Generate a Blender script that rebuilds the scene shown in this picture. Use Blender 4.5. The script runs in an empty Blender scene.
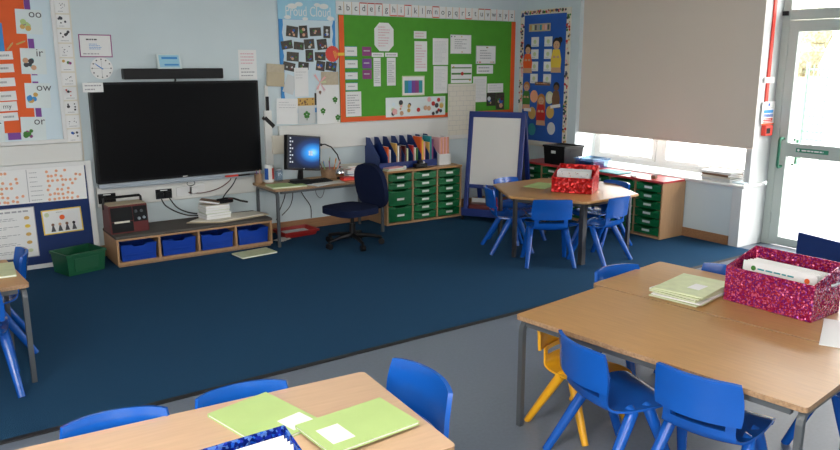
import bpy, bmesh, math, random
from mathutils import Vector, Matrix
random.seed(7)
PI = math.pi
FILL_EMIT = 14.0  # emission strength of the added panels on the ceiling
S = bpy.context.scene
COL = S.collection

# ------------------------------------------------------------------ materials
def mat(name, col, rough=.5, metal=0, var=0, scale=8, bump=0, bscale=200, stretch=None, emit=0, spec=None, coat=0, col2=None):
    m = bpy.data.materials.new(name); m.use_nodes = True
    nt = m.node_tree; b = nt.nodes['Principled BSDF']
    b.inputs['Roughness'].default_value = rough; b.inputs['Metallic'].default_value = metal
    if spec is not None: b.inputs['Specular IOR Level'].default_value = spec
    if coat: b.inputs['Coat Weight'].default_value = coat; b.inputs['Coat Roughness'].default_value = .1
    c = (*col, 1)
    tc = nt.nodes.new('ShaderNodeTexCoord'); src = tc.outputs['Object']
    if stretch:
        mp = nt.nodes.new('ShaderNodeMapping'); mp.inputs['Scale'].default_value = stretch
        nt.links.new(src, mp.inputs['Vector']); src = mp.outputs['Vector']
    if var or col2:
        n = nt.nodes.new('ShaderNodeTexNoise'); n.inputs['Scale'].default_value = scale; n.inputs['Detail'].default_value = 5
        nt.links.new(src, n.inputs['Vector'])
        r = nt.nodes.new('ShaderNodeValToRGB')
        r.color_ramp.elements[0].position = .3; r.color_ramp.elements[1].position = .7
        a = col2 if col2 else tuple(x*(1-var) for x in col)
        r.color_ramp.elements[0].color = (*a, 1); r.color_ramp.elements[1].color = (*(col if col2 else tuple(min(1, x*(1+var)) for x in col)), 1)
        nt.links.new(n.outputs['Fac'], r.inputs['Fac']); nt.links.new(r.outputs['Color'], b.inputs['Base Color'])
    else:
        b.inputs['Base Color'].default_value = c
    if bump:
        n2 = nt.nodes.new('ShaderNodeTexNoise'); n2.inputs['Scale'].default_value = bscale
        nt.links.new(src, n2.inputs['Vector'])
        bp = nt.nodes.new('ShaderNodeBump'); bp.inputs['Strength'].default_value = bump; bp.inputs['Distance'].default_value = .004
        nt.links.new(n2.outputs['Fac'], bp.inputs['Height']); nt.links.new(bp.outputs['Normal'], b.inputs['Normal'])
    if emit:
        b.inputs['Emission Color'].default_value = c; b.inputs['Emission Strength'].default_value = emit
    return m
def glass(name, tint=(1, 1, 1), gloss=.06):
    m = bpy.data.materials.new(name); m.use_nodes = True; nt = m.node_tree; nt.nodes.clear()
    o = nt.nodes.new('ShaderNodeOutputMaterial'); mx = nt.nodes.new('ShaderNodeMixShader')
    t = nt.nodes.new('ShaderNodeBsdfTransparent'); g = nt.nodes.new('ShaderNodeBsdfGlossy')
    t.inputs['Color'].default_value = (*tint, 1); g.inputs['Roughness'].default_value = .02
    mx.inputs['Fac'].default_value = gloss
    nt.links.new(t.outputs[0], mx.inputs[1]); nt.links.new(g.outputs[0], mx.inputs[2]); nt.links.new(mx.outputs[0], o.inputs['Surface'])
    return m
def glitter(name, cols, rough=.25, scale=160):
    m = bpy.data.materials.new(name); m.use_nodes = True; nt = m.node_tree; b = nt.nodes['Principled BSDF']
    tc = nt.nodes.new('ShaderNodeTexCoord'); v = nt.nodes.new('ShaderNodeTexVoronoi'); v.inputs['Scale'].default_value = scale
    nt.links.new(tc.outputs['Object'], v.inputs['Vector'])
    sp = nt.nodes.new('ShaderNodeSeparateColor'); nt.links.new(v.outputs['Color'], sp.inputs[0])
    r = nt.nodes.new('ShaderNodeValToRGB'); els = r.color_ramp.elements
    r.color_ramp.interpolation = 'CONSTANT'
    for i, c in enumerate(cols):
        e = els[i] if i < 2 else els.new(i/len(cols))
        e.position = i/len(cols); e.color = (*c, 1)
    nt.links.new(sp.outputs[0], r.inputs['Fac']); nt.links.new(r.outputs['Color'], b.inputs['Base Color'])
    b.inputs['Metallic'].default_value = .45; b.inputs['Roughness'].default_value = rough
    # every flake is tilted its own way
    vm = nt.nodes.new('ShaderNodeVectorMath'); vm.operation = 'SUBTRACT'; vm.inputs[1].default_value = (.5, .5, .5)
    nt.links.new(v.outputs['Color'], vm.inputs[0])
    sc = nt.nodes.new('ShaderNodeVectorMath'); sc.operation = 'SCALE'; sc.inputs['Scale'].default_value = .5
    nt.links.new(vm.outputs[0], sc.inputs[0])
    ge = nt.nodes.new('ShaderNodeNewGeometry'); ad = nt.nodes.new('ShaderNodeVectorMath'); ad.operation = 'ADD'
    nt.links.new(ge.outputs['Normal'], ad.inputs[0]); nt.links.new(sc.outputs[0], ad.inputs[1])
    nn = nt.nodes.new('ShaderNodeVectorMath'); nn.operation = 'NORMALIZE'; nt.links.new(ad.outputs[0], nn.inputs[0])
    nt.links.new(nn.outputs[0], b.inputs['Normal'])
    return m

M = {}
def m_(k, *a, **kw): M[k] = mat(k, *a, **kw)
m_('wall', (.60, .685, .71), .7, var=.03, scale=2, bump=.05, bscale=60)
m_('wall_white', (.60, .62, .62), .6)
m_('ceiling', (.82, .82, .80), .8, var=.02)
m_('carpet', (.017, .063, .130), .95, var=.38, scale=320, bump=.8, bscale=420, spec=.1)
m_('vinyl', (.145, .172, .218), .42, var=.06, scale=60)
m_('strip_dark', (.012, .012, .014), .6)
m_('skirting', (.33, .165, .075), .5, var=.15, scale=6, stretch=(1, 12, 12))
m_('beech', (.45, .245, .088), .34, var=.07, scale=5, stretch=(1.2, 14, 14), spec=.45)
m_('beech_x', (.46, .27, .14), .36, var=.08, scale=5, stretch=(14, 14, 1.2))
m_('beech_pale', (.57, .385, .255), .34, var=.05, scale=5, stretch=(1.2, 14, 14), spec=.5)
m_('edge', (.33, .20, .11), .5, var=.25, scale=90)
m_('steel', (.105, .115, .125), .4, metal=.35)
m_('steel_dark', (.045, .048, .055), .4, metal=.3)
m_('steel_black', (.02, .022, .026), .4, metal=.3)
m_('blue_plastic', (.006, .088, .42), .2, spec=.5, var=.03, scale=4)
m_('navy_plastic', (.012, .035, .16), .4)
m_('yellow_plastic', (.82, .40, .015), .3)
m_('green_tray', (.005, .15, .045), .32)
m_('blue_tray', (.008, .05, .36), .3)
m_('green_dark', (.006, .085, .035), .35)
m_('label_white', (.78, .78, .76), .5)
m_('black', (.006, .006, .007), .4, spec=.3)
m_('black_soft', (.012, .012, .013), .8)
m_('screen', (.003, .003, .0035), .35, spec=.15)
m_('silver', (.45, .50, .55), .35, metal=.5)
m_('chrome', (.7, .7, .72), .15, metal=1)
m_('grey_top', (.085, .075, .065), .85, var=.2, scale=120)
m_('trunk', (.70, .70, .67), .45)
m_('white_gloss', (.72, .72, .71), .3)
m_('frame_grey', (.42, .47, .44), .45)
m_('upvc', (.60, .61, .62), .4)
m_('paper', (.80, .80, .79), .6)
m_('paper_cream', (.72, .68, .58), .7)
m_('paper_grey', (.60, .62, .62), .6)
m_('laminate', (.70, .78, .78), .22)
m_('ink', (.06, .06, .07), .7)
m_('ink_soft', (.38, .38, .40), .7)
m_('ink_pink', (.72, .45, .50), .7)
m_('orange', (.80, .115, .018), .7, var=.04)
m_('purple', (.20, .06, .30), .7)
m_('magenta', (.28, .05, .20), .6)
m_('green_card', (.075, .33, .022), .75, var=.04, scale=12)
m_('lime', (.42, .57, .22), .5, var=.03)
m_('lime_pale', (.58, .64, .38), .5, var=.08, scale=20)
m_('sky_card', (.34, .62, .76), .7)
m_('pale_card', (.62, .74, .80), .7)
m_('blue_card', (.016, .10, .42), .75, var=.05)
m_('blue_fabric', (.012, .032, .13), .95, bump=.3, bscale=500)
m_('blue_border', (.05, .27, .62), .7)
m_('navy_fabric', (.008, .014, .045), .95, bump=.5, bscale=500, spec=.15)
m_('easel_blue', (.006, .025, .17), .45)
m_('whiteboard', (.72, .70, .66), .25)
m_('red', (.55, .02, .015), .45)
m_('red_dark', (.30, .012, .010), .45)
m_('red_top', (.52, .05, .055), .35)
m_('red_bright', (.75, .05, .03), .5)
m_('maroon', (.11, .012, .012), .4)
m_('yellow', (.82, .58, .06), .6)
m_('gold', (.62, .38, .10), .6)
m_('teal', (.03, .30, .33), .6)
m_('leaf', (.05, .20, .03), .7)
m_('pink', (.80, .42, .42), .6)
m_('brown', (.18, .09, .045), .7)
m_('skin', (.62, .36, .22), .7)
m_('skin_dark', (.20, .095, .05), .7)
m_('hair', (.015, .012, .011), .7)
m_('hair_ginger', (.50, .20, .04), .7)
m_('photo', (.010, .012, .010), .5, col2=(.06, .05, .035), scale=60)
m_('photo_b', (.012, .018, .010), .5, col2=(.08, .06, .045), scale=50)
m_('dot_orange', (.80, .38, .22), .7)
M['blind'] = mat('blind', (.70, .625, .545), .85, bump=.1, bscale=400)
def translucent(m, col, fac):
    nt = m.node_tree; b = nt.nodes['Principled BSDF']; o = nt.nodes['Material Output']
    t = nt.nodes.new('ShaderNodeBsdfTranslucent'); t.inputs['Color'].default_value = (*col, 1)
    x = nt.nodes.new('ShaderNodeMixShader'); x.inputs['Fac'].default_value = fac
    nt.links.new(b.outputs[0], x.inputs[1]); nt.links.new(t.outputs[0], x.inputs[2]); nt.links.new(x.outputs[0], o.inputs['Surface'])
translucent(M['blind'], (.62, .55, .46), .09)
m_('wood_pot', (.30, .19, .11), .6, var=.2, scale=30)
m_('door_green', (.012, .14, .075), .4)
m_('sticker_green', (.03, .22, .13), .5)
m_('playground', (.50, .49, .47), .9, var=.08, scale=2)
m_('brick', (.50, .36, .28), .9, var=.3, scale=7)
m_('hedge', (.24, .24, .15), .9, var=.6, scale=14, bump=1, bscale=30)
m_('fence_green', (.12, .25, .16), .6)
m_('blind_screen', (.006, .02, .075), .4, emit=.5)
def desktop(name, c):
    m = bpy.data.materials.new(name); m.use_nodes = True; nt = m.node_tree; b = nt.nodes['Principled BSDF']
    b.inputs['Base Color'].default_value = (.003, .003, .004, 1); b.inputs['Roughness'].default_value = .4; b.inputs['Specular IOR Level'].default_value = .15
    tc = nt.nodes.new('ShaderNodeTexCoord'); mp = nt.nodes.new('ShaderNodeMapping'); mp.inputs['Location'].default_value = (-c[0]*4.6, 0, -c[2]*7); mp.inputs['Scale'].default_value = (4.6, 0, 7)
    ln = nt.nodes.new('ShaderNodeVectorMath'); ln.operation = 'LENGTH'; r = nt.nodes.new('ShaderNodeValToRGB')
    nt.links.new(tc.outputs['Object'], mp.inputs['Vector']); nt.links.new(mp.outputs['Vector'], ln.inputs[0]); nt.links.new(ln.outputs['Value'], r.inputs['Fac'])
    e = r.color_ramp.elements; e[0].position = 0; e[0].color = (.25, .62, 1, 1); e[1].position = 1; e[1].color = (.002, .006, .022, 1)
    q = e.new(.3); q.color = (.015, .22, .62, 1); q = e.new(.65); q.color = (.004, .03, .13, 1)
    nt.links.new(r.outputs['Color'], b.inputs['Emission Color']); b.inputs['Emission Strength'].default_value = .8
    return m
M['desktop'] = desktop('desktop', (.095, 0, .265))
m_('screen_glow', (.03, .32, .85), .4, emit=.9)
m_('screen_light', (.30, .70, 1.0), .4, emit=1.2)
m_('icon', (.45, .48, .5), .5, emit=.25)
m_('cork', (.52, .45, .33), .9, var=.08, scale=30)
m_('beige_card', (.50, .42, .29), .8, var=.05)
m_('concrete_glass', (.55, .62, .66), .2)
M['glass'] = glass('glass'); M['clear'] = glass('clear_blue', (.75, .85, .95), .12)
M['pink_glitter'] = glitter('pink_glitter', [(.34, .010, .065), (.26, .006, .10), (.42, .03, .05), (.20, .02, .20), (.62, .10, .22)])
M['red_foil'] = glitter('red_foil', [(.55, .006, .006), (.42, .004, .004), (.62, .012, .01), (.34, .003, .005)], .3, 70)
M['blue_glitter'] = glitter('blue_glitter', [(.01, .03, .36), (.02, .12, .62), (.004, .02, .2), (.12, .26, .70)], .25, 120)

# ------------------------------------------------------------------ mesh builder
class MB:
    def __init__(s): s.bm = bmesh.new(); s.mats = []; s.level = 0
    def mi(s, k):
        if k not in s.mats: s.mats.append(k)
        return s.mats.index(k)
    def _fin(s, faces, k):
        i = s.mi(k)
        for f in faces: f.material_index = i
    def box(s, x0, x1, y0, y1, z0, z1, k, bev=0, seg=2, T=None):
        t = bmesh.new(); bmesh.ops.create_cube(t, size=1)
        for v in t.verts: v.co = Vector(((x0+x1)/2+v.co.x*(x1-x0), (y0+y1)/2+v.co.y*(y1-y0), (z0+z1)/2+v.co.z*(z1-z0)))
        if bev: bmesh.ops.bevel(t, geom=t.edges[:], offset=bev, segments=seg, affect='EDGES', profile=.5)
        return s.merge(t, k, T)
    def merge(s, t, k, T=None):
        if T is not None: bmesh.ops.transform(t, matrix=T, verts=t.verts[:])
        i = s.mi(k); vm = {}
        for v in t.verts: vm[v] = s.bm.verts.new(v.co)
        out = []
        for f in t.faces:
            try: nf = s.bm.faces.new([vm[v] for v in f.verts])
            except ValueError: continue
            nf.material_index = i; out.append(nf)
        t.free(); return out
    def cone(s, p0, p1, r0, r1, k, n=12, cap=True):
        p0, p1 = Vector(p0), Vector(p1); d = (p1-p0); q = d.to_track_quat('Z', 'Y')
        t = bmesh.new()
        a = [t.verts.new(p0+q @ Vector((r0*math.cos(2*PI*i/n), r0*math.sin(2*PI*i/n), 0))) for i in range(n)]
        b = [t.verts.new(p1+q @ Vector((r1*math.cos(2*PI*i/n), r1*math.sin(2*PI*i/n), 0))) for i in range(n)]
        for i in range(n): t.faces.new((a[i], a[(i+1) % n], b[(i+1) % n], b[i]))
        if cap: t.faces.new(a[::-1]); t.faces.new(b)
        return s.merge(t, k)
    def tube(s, pts, r, k, n=8, sq=False):
        pts = [Vector(p) for p in pts]; t = bmesh.new(); rings = []
        rr = r if isinstance(r, (list, tuple)) else [r]*len(pts)
        if sq: n = 4
        ref = None
        for j, p in enumerate(pts):
            d = (pts[min(j+1, len(pts)-1)]-pts[max(j-1, 0)]).normalized()
            if ref is None:
                ref = Vector((1, 0, 0)) if abs(d.x) < .8 else Vector((0, 1, 0))
            u = (ref-d*ref.dot(d)).normalized(); ref = u; w = d.cross(u)
            off = PI/4 if sq else 0; k2 = math.sqrt(2) if sq else 1
            rings.append([t.verts.new(p+(u*math.cos(2*PI*i/n+off)+w*math.sin(2*PI*i/n+off))*rr[j]*k2) for i in range(n)])
        for a, b in zip(rings, rings[1:]):
            for i in range(n): t.faces.new((a[i], a[(i+1) % n], b[(i+1) % n], b[i]))
        t.faces.new(rings[0][::-1]); t.faces.new(rings[-1])
        return s.merge(t, k)
    def prism(s, poly, ax, a0, a1, k, bev=0, T=None):
        # poly of 2-D points, extruded along axis ax from a0 to a1
        def P(u, v, a): return Vector({0: (a, u, v), 1: (u, a, v), 2: (u, v, a)}[ax])
        t = bmesh.new(); A = [t.verts.new(P(u, v, a0)) for u, v in poly]; B = [t.verts.new(P(u, v, a1)) for u, v in poly]
        n = len(poly)
        t.faces.new(A[::-1]); t.faces.new(B)
        for i in range(n): t.faces.new((A[i], A[(i+1) % n], B[(i+1) % n], B[i]))
        bmesh.ops.recalc_face_normals(t, faces=t.faces[:])
        if bev: bmesh.ops.bevel(t, geom=t.edges[:], offset=bev, segments=2, affect='EDGES')
        return s.merge(t, k, T)
    def ball(s, c, r, k, n=16, sc=(1, 1, 1)):
        t = bmesh.new(); bmesh.ops.create_uvsphere(t, u_segments=n, v_segments=n//2, radius=r)
        for v in t.verts: v.co = Vector((v.co.x*sc[0]+c[0], v.co.y*sc[1]+c[1], v.co.z*sc[2]+c[2]))
        return s.merge(t, k)
    def lathe(s, prof, k, c=(0, 0, 0), n=20):
        t = bmesh.new(); R = []
        for r, z in prof: R.append([t.verts.new((c[0]+max(r, 1e-4)*math.cos(2*PI*i/n), c[1]+max(r, 1e-4)*math.sin(2*PI*i/n), c[2]+z)) for i in range(n)])
        for a, b in zip(R, R[1:]):
            for i in range(n): t.faces.new((a[i], a[(i+1) % n], b[(i+1) % n], b[i]))
        return s.merge(t, k)
    # flat marks printed on the front (local -y) of a sheet
    def rect(s, x0, z0, x1, z1, k, y=0):
        f = s.bm.faces.new([s.bm.verts.new((x, y, z)) for x, z in ((x0, z0), (x1, z0), (x1, z1), (x0, z1))]); s._fin([f], k)
    def poly(s, pts, k, y=0):
        f = s.bm.faces.new([s.bm.verts.new((x, y, z)) for x, z in pts]); s._fin([f], k)
    def disc(s, cx, cz, rx, k, y=0, rz=None, n=18):
        rz = rz or rx
        s.poly([(cx+rx*math.cos(2*PI*i/n), cz+rz*math.sin(2*PI*i/n)) for i in range(n)], k, y)
    def text(s, txt, cx, cz, h, k, y=0, T=None, width=None):
        cu = bpy.data.curves.new('t', 'FONT'); cu.body = txt; cu.size = h; cu.align_x = 'CENTER'; cu.align_y = 'CENTER'; cu.resolution_u = 3
        o = bpy.data.objects.new('t', cu); COL.objects.link(o)
        dg = bpy.context.evaluated_depsgraph_get(); me = bpy.data.meshes.new_from_object(o.evaluated_get(dg))
        t = bmesh.new(); t.from_mesh(me)
        xs = [v.co.x for v in t.verts]
        f = width/(max(xs)-min(xs)) if width and xs else 1
        for v in t.verts: v.co = Vector((cx+v.co.x*f, y, cz+v.co.y))
        bpy.data.objects.remove(o); bpy.data.curves.remove(cu); bpy.data.meshes.remove(me)
        s.merge(t, k, T)
    def lines(s, x0, z0, x1, z1, n, k, y, th=.35):
        dz = (z1-z0)/n
        for i in range(n):
            zc = z1-dz*(i+.5); x = x0; end = x1-(x1-x0)*random.choice((0, .05, .15, .4))
            while x < end:
                w = random.uniform(.08, .2)*(x1-x0); s.rect(x, zc-dz*th/2, min(x+w, end), zc+dz*th/2, k, y); x += w+.03*(x1-x0)
    def build(s, name, parent=None, smooth=False, loc=(0, 0, 0), rot=(0, 0, 0)):
        bmesh.ops.recalc_face_normals(s.bm, faces=s.bm.faces[:]) if smooth else None
        me = bpy.data.meshes.new(name); s.bm.to_mesh(me); s.bm.free()
        for k in s.mats: me.materials.append(M[k])
        if smooth:
            for p in me.polygons: p.use_smooth = True
        o = bpy.data.objects.new(name, me); COL.objects.link(o); o.location = loc; o.rotation_euler = rot
        if smooth:
            me.set_sharp_from_angle(angle=math.radians(40))
        if parent: o.parent = parent
        return o

def tag(o, label, cat, group=None):
    o['label'] = label; o['category'] = cat
    if group: o['group'] = group
    return o
def thing(name, label, cat, loc, rz=0, group=None, rot=None):
    o = bpy.data.objects.new(name, None); COL.objects.link(o); o.empty_display_size = .05
    o.location = loc; o.rotation_euler = rot or (0, 0, rz)
    return tag(o, label, cat, group)
def struct(o): o['kind'] = 'structure'; return o
def dup(root, loc, rz, label, group=None):
    r = root.copy(); COL.objects.link(r); r.location = loc; r.rotation_euler = (0, 0, rz); r['label'] = label
    if group: r['group'] = group
    for ch in list(root.children):
        c = ch.copy(); COL.objects.link(c); c.parent = r
        for g in list(ch.children):
            d = g.copy(); COL.objects.link(d); d.parent = c
    return r
def ang(fx, fy): return math.atan2(-fx, fy)      # rotation that turns local +y to (fx, fy)

# ------------------------------------------------------------------ room shell
YB, XR, XD = 6.60, 6.05, 6.46       # back wall, right wall, door plane
XL, YF, ZC = -2.4, -1.6, 2.75
b = MB(); b.box(XL-.2, XD+.2, YF-.2, YB+.2, -.2, 0, 'vinyl'); struct(b.build('floor'))
b = MB(); b.box(XL, XR-.003, 3.50, YB-.003, .0005, .006, 'carpet'); struct(b.build('carpet'))
b = MB(); b.box(XL, XR-.003, 3.462, 3.498, .0005, .008, 'strip_dark', .003); struct(b.build('trim_1'))
b = MB(); b.box(XL-.2, XD+.2, YF-.2, YB+.2, ZC, ZC+.2, 'ceiling'); struct(b.build('ceiling'))
b = MB(); b.box(XL-.2, XD+.3, YB, YB+.2, 0, ZC, 'wall'); struct(b.build('wall_back'))
# left wall and front wall, each with windows behind the camera
def wall_with_holes(name, u0, u1, holes, fixed0, fixed1, axis, k='wall'):
    b = MB(); us = sorted({u0, u1, *[h[0] for h in holes], *[h[1] for h in holes]})
    for a, c in zip(us, us[1:]):
        hs = [h for h in holes if h[0] <= a and h[1] >= c]
        spans = [(0, ZC)] if not hs else [(0, hs[0][2]), (hs[0][3], ZC)]
        for z0, z1 in spans:
            if z1-z0 < .001: continue
            if axis == 'x': b.box(a, c, fixed0, fixed1, z0, z1, k)
            else: b.box(fixed0, fixed1, a, c, z0, z1, k)
    return struct(b.build(name))
wall_with_holes('wall_front', XL, XD+.2, [(-1.6, 1.2, .9, 2.45)], YF-.2, YF, 'x')
wall_with_holes('wall_left', YF, YB, [(-1.3, 1.7, .9, 2.45)], XL-.2, XL, 'y')
# right wall: thick wall under and around the window, ending at the door recess
WY0, WY1, SZ, WT = 3.735, 5.69, .565, 2.42
b = MB()
b.box(XR, XD+.12, WY0-.045, YB, 0, SZ-.03, 'wall')             # below the sill
b.box(XR, XD+.12, WY1, YB, SZ-.03, ZC, 'wall')                # pier in the corner
b.box(XR, XD+.12, WY0-.045, WY1, WT, ZC, 'wall')
struct(b.build('wall_right'))
b = MB(); b.box(XR+.085, XD+.12, WY0-.045, WY0, SZ+.001, WT, 'wall_white', .004)
b.box(XR-.012, XD+.1, WY0-.06, WY0-.0455, 0, SZ-.031, 'wall_white', .004); b.box(XR+.08, XD+.1, WY0-.06, WY0-.0455, SZ+.001, WT+.3, 'wall_white', .004)   # white lining on the wall end
b.box(XR-.012, XR-.0005, WY0-.046, WY0+.035, 0, SZ-.031, 'wall_white', .004)
struct(b.build('trim_2'))
b = MB(); b.box(XR-.035, 6.36, WY0-.085, WY1-.002, SZ-.03, SZ, 'white_gloss', .012, 3); struct(b.build('trim_3'))
b = MB(); b.box(XR-.014, XR-.0005, WY0+.036, YB-.01, .006, .09, 'skirting', .003); struct(b.build('baseboard_right'))
b = MB(); b.box(XL, XR-.02, YB-.016, YB-.0005, .006, .10, 'skirting', .003); struct(b.build('baseboard_back'))
b = MB(); b.box(XD-.06, XD+.12, 1.2, WY0-.061, 2.46, ZC, 'wall'); b.box(XD-.06, XD+.12, YF, 1.2, 0, ZC, 'wall')
struct(b.build('wall_right'))
# window with two lower casements, behind the blind
def window(name, T, W, z0, z1, mull, kf='upvc', rail=None):
    # local x along the wall, y through it
    b = MB(); F = .055
    for x0, x1 in ((0, F), (W-F, W)): b.box(x0, x1, -.03, .03, z0, z1, kf, .006)
    for z in (z0, z1-F): b.box(F-.004, W-F+.004, -.028, .028, z, z+F, kf, .006)
    for mx in mull: b.box(mx-.05, mx+.05, -.028, .028, z0+F-.004, z1-F+.004, kf, .006)
    if rail: b.box(F, W-F, -.026, .026, rail-.03, rail+.03, kf, .006)
    xs = [F]+[q for mx in mull for q in (mx-.05, mx+.05)]+[W-F]
    for i in range(0, len(xs), 2):
        x0, x1 = xs[i], xs[i+1]
        for a, c in ((x0, x0+.04), (x1-.04, x1)): b.box(a, c, -.045, .0, z0+F, z1-F, kf, .008)
        for z in (z0+F, z1-F-.04): b.box(x0+.03, x1-.03, -.045, 0, z, z+.04, kf, .008)
    o = struct(b.build(name)); o.matrix_world = T
    g = MB(); g.box(F, W-F, .004, .008, z0+F, z1-F, 'glass'); go = g.build('pane', o)
    h = MB()
    for i in range(0, len(xs), 2):
        xm = (xs[i]+xs[i+1])/2
        h.box(xm-.06, xm+.06, -.062, -.045, z0+F+.008, z0+F+.03, 'white_gloss', .004)
    h.build('window_handle', o)
    return o
def frame_T(x, y, rz): return Matrix.Translation((x, y, 0)) @ Matrix.Rotation(rz, 4, 'Z')
window('window_1', frame_T(6.40, WY1, -PI/2), WY1-WY0, SZ, WT, [.87], rail=1.9)
window('window_2', frame_T(-1.6, YF-.1, 0), 2.8, .9, 2.45, [.93, 1.87])
window('window_3', frame_T(XL-.1, -1.3, PI/2), 3.0, .9, 2.45, [1.0, 2.0])
# door set in the outer face of the wall
def door():
    b = MB(); y1 = WY0-.061; y0 = 1.2
    def bx(ya, yb, z0, z1, x0=XD-.05, x1=XD+.03, bev=.005): b.box(x0, x1, ya, yb, z0, z1, 'frame_grey', bev)
    bx(y1-.07, y1, 0, 2.46); bx(2.66, 2.74, 0, 2.46); bx(y0, y0+.07, 0, 2.46)
    bx(y0+.07, y1-.07, 2.40, 2.46); bx(y0+.07, y1-.07, 1.975, 2.06)
    o = struct(b.build('door_1'))
    # the leaf, hinged on the far side
    d = MB(); L0, L1 = 2.742, y1-.072; x0, x1 = XD-.055, XD-.005
    for ya, yb in ((L1-.085, L1), (L0, L0+.085)): d.box(x0, x1, ya, yb, .01, 1.97, 'frame_grey', .005)
    for z0, z1 in ((1.875, 1.97), (.81, .93), (.01, .085)): d.box(x0+.001, x1-.001, L0+.08, L1-.08, z0, z1, 'frame_grey', .004)
    leaf = d.build('door_leaf', o)
    g = MB(); g.box(XD-.032, XD-.026, L0+.08, L1-.08, .08, 1.88, 'glass'); g.build('pane', leaf)
    h = MB(); yh = L1-.05
    h.tube([(x0, yh, .965), (x0-.05, yh, .97), (x0-.062, yh, .955), (x0-.062, yh, .73), (x0-.05, yh, .715), (x0, yh, .72)], .0125, 'door_green', 10)
    h.build('door_handle', leaf, True)
    h = MB(); h.tube([(x1, yh-.07, .955), (x1+.05, yh-.07, .955), (x1+.05, yh-.07, .74), (x1, yh-.07, .74)], .012, 'door_green', 10); h.build('door_handle', leaf, True)
    s = MB(); s.rect(-.14, -.018, .14, .018, 'sticker_green', 0); s.lines(-.09, -.010, .13, .010, 1, 'label_white', -.0008, .6); s.disc(-.118, 0, .011, 'label_white', -.0008)
    so = s.build('door_sign', leaf); so.location = (x0-.0015, L1-.31, .875); so.rotation_euler = (0, 0, -PI/2)
    g = MB(); g.box(XD-.01, XD-.004, y0+.06, y1-.06, 2.05, 2.41, 'glass'); g.box(XD-.01, XD-.004, y0+.06, 2.67, .05, 1.99, 'glass'); g.build('pane', o)
    c = MB(); c.box(XD-.075, XD-.0495, y1-.055, y1-.005, 2.012, 2.05, 'black', .004); c.build('door_sensor', o)
    h = MB()
    for z in (.25, 1.0, 1.72): h.cone((x0-.006, L1+.001, z-.05), (x0-.006, L1+.001, z+.05), .009, .009, 'frame_grey')
    h.build('hinge', leaf)
door()
# roller blind across the window
t = thing('roller_blind', 'large taupe roller blind pulled down over the window', 'blind', (XR+.055, WY1+.0, 2.36), -PI/2)
b = MB(); W = WY1-3.655
b.box(-.02, W, -.0015, .0015, -1.463, 0, 'blind'); b.build('blind_fabric', t)
b = MB(); b.cone((-.03, .0, .0), (W+.01, .0, .0), .028, .028, 'blind', 16); b.build('roller_tube', t, True)
b = MB(); b.box(-.02, W, -.006, .006, -1.481, -1.459, 'blind', .004); b.build('bottom_bar', t)
# red strip, notice and call point on the white post by the door
ye = WY0-.0605
t = MB(); t.box(6.245, 6.283, ye-.0135, ye-.0005, 1.28, 2.44, 'red_bright', .002); tag(t.build('cable_cover'), 'red vertical strip down the white post beside the door', 'strip')
t = MB(); t.box(6.20, 6.35, ye-.019, ye-.0145, 1.445, 1.495, 'paper', .001); tag(t.build('clip_band'), 'white band across the red strip on the door post', 'band')
t = MB(); t.box(-.10, .10, -.003, 0, -.10, .10, 'paper', .001)
t.rect(-.075, .0, .075, .028, 'blue_border', -.0036); t.rect(-.075, -.035, .075, -.008, 'blue_card', -.0036); t.rect(-.075, -.082, .075, -.045, 'red', -.0036)
t.rect(-.10, -.10, .10, -.088, 'orange', -.0036); t.disc(0, .072, .014, 'blue_card', -.0036); t.lines(-.07, .03, .07, .055, 2, 'ink_soft', -.0036)
t.lines(-.07, -.033, .07, -.01, 2, 'label_white', -.0042); t.lines(-.07, -.08, .07, -.047, 2, 'label_white', -.0042)
tag(t.build('fire_notice', loc=(6.30, ye-.0145, 1.185)), 'white notice with blue and red bands above the red call point', 'sign')
t = thing('fire_call_point', 'small red fire alarm call point on the door post', 'alarm', (6.295, ye, 1.035))
b = MB(); b.box(-.055, .055, -.045, 0, -.046, .046, 'red_bright', .006); b.build('case', t)
b = MB(); b.box(-.045, .012, -.0475, -.0452, -.026, .022, 'black', .0005); b.build('front_plate', t)

# ------------------------------------------------------------------ outdoors, seen through the glass
b = MB(); b.box(XD+.25, 40, -25, 30, -.25, -.05, 'playground'); struct(b.build('playground'))
b = MB(); b.box(XL-30, XL-.25, -25, 30, -.25, -.05, 'playground'); b.box(XL-.24, XD+.24, -25, YF-.25, -.25, -.05, 'playground'); struct(b.build('playground'))
t = MB(); t.box(19, 19.3, -8, 26, -.05, 1.25, 'brick'); tag(t.build('garden_wall'), 'low brick wall across the playground beyond the door', 'wall')
def bush(lbl, x, y, z, r, n):
    t = MB()
    for i in range(n):
        a = random.uniform(0, 2*PI); q = random.random()**.5*r
        t.ball((q*.5*math.cos(a), q*math.sin(a), random.uniform(.3, 1)*z), random.uniform(.25, .42)*r, 'hedge', 8)
    t.cone((0, 0, -.05), (0, 0, z*.4), .12, .08, 'brown')
    tag(t.build('bush', loc=(x, y, 0)), lbl, 'bush')
bush('pale bush behind the brick wall, nearer the green trellis', 21, 12.3, 2.6, 1.6, 26)
bush('pale bush behind the brick wall, further right of the trellis', 21.5, 8.2, 2.7, 1.7, 26)
t = thing('trellis', 'green trellis panel out on the playground beyond the door glass', 'trellis', (12.2, 6.30, -.05), -PI/2-.1)
t.scale = (.55, 1, .86)
for x in (-.35, .35):
    b = MB(); b.box(x-.03, x+.03, -.03, .03, 0, 1.95, 'fence_green'); b.build('post', t)
b = MB()
for i in range(12): b.box(-.32, .32, -.012, .012, .2+i*.145, .24+i*.145, 'fence_green')
for i in range(5): b.box(-.3+i*.14, -.27+i*.14, -.02, -.012, .15, 1.9, 'fence_green')
b.build('lattice', t)

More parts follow.
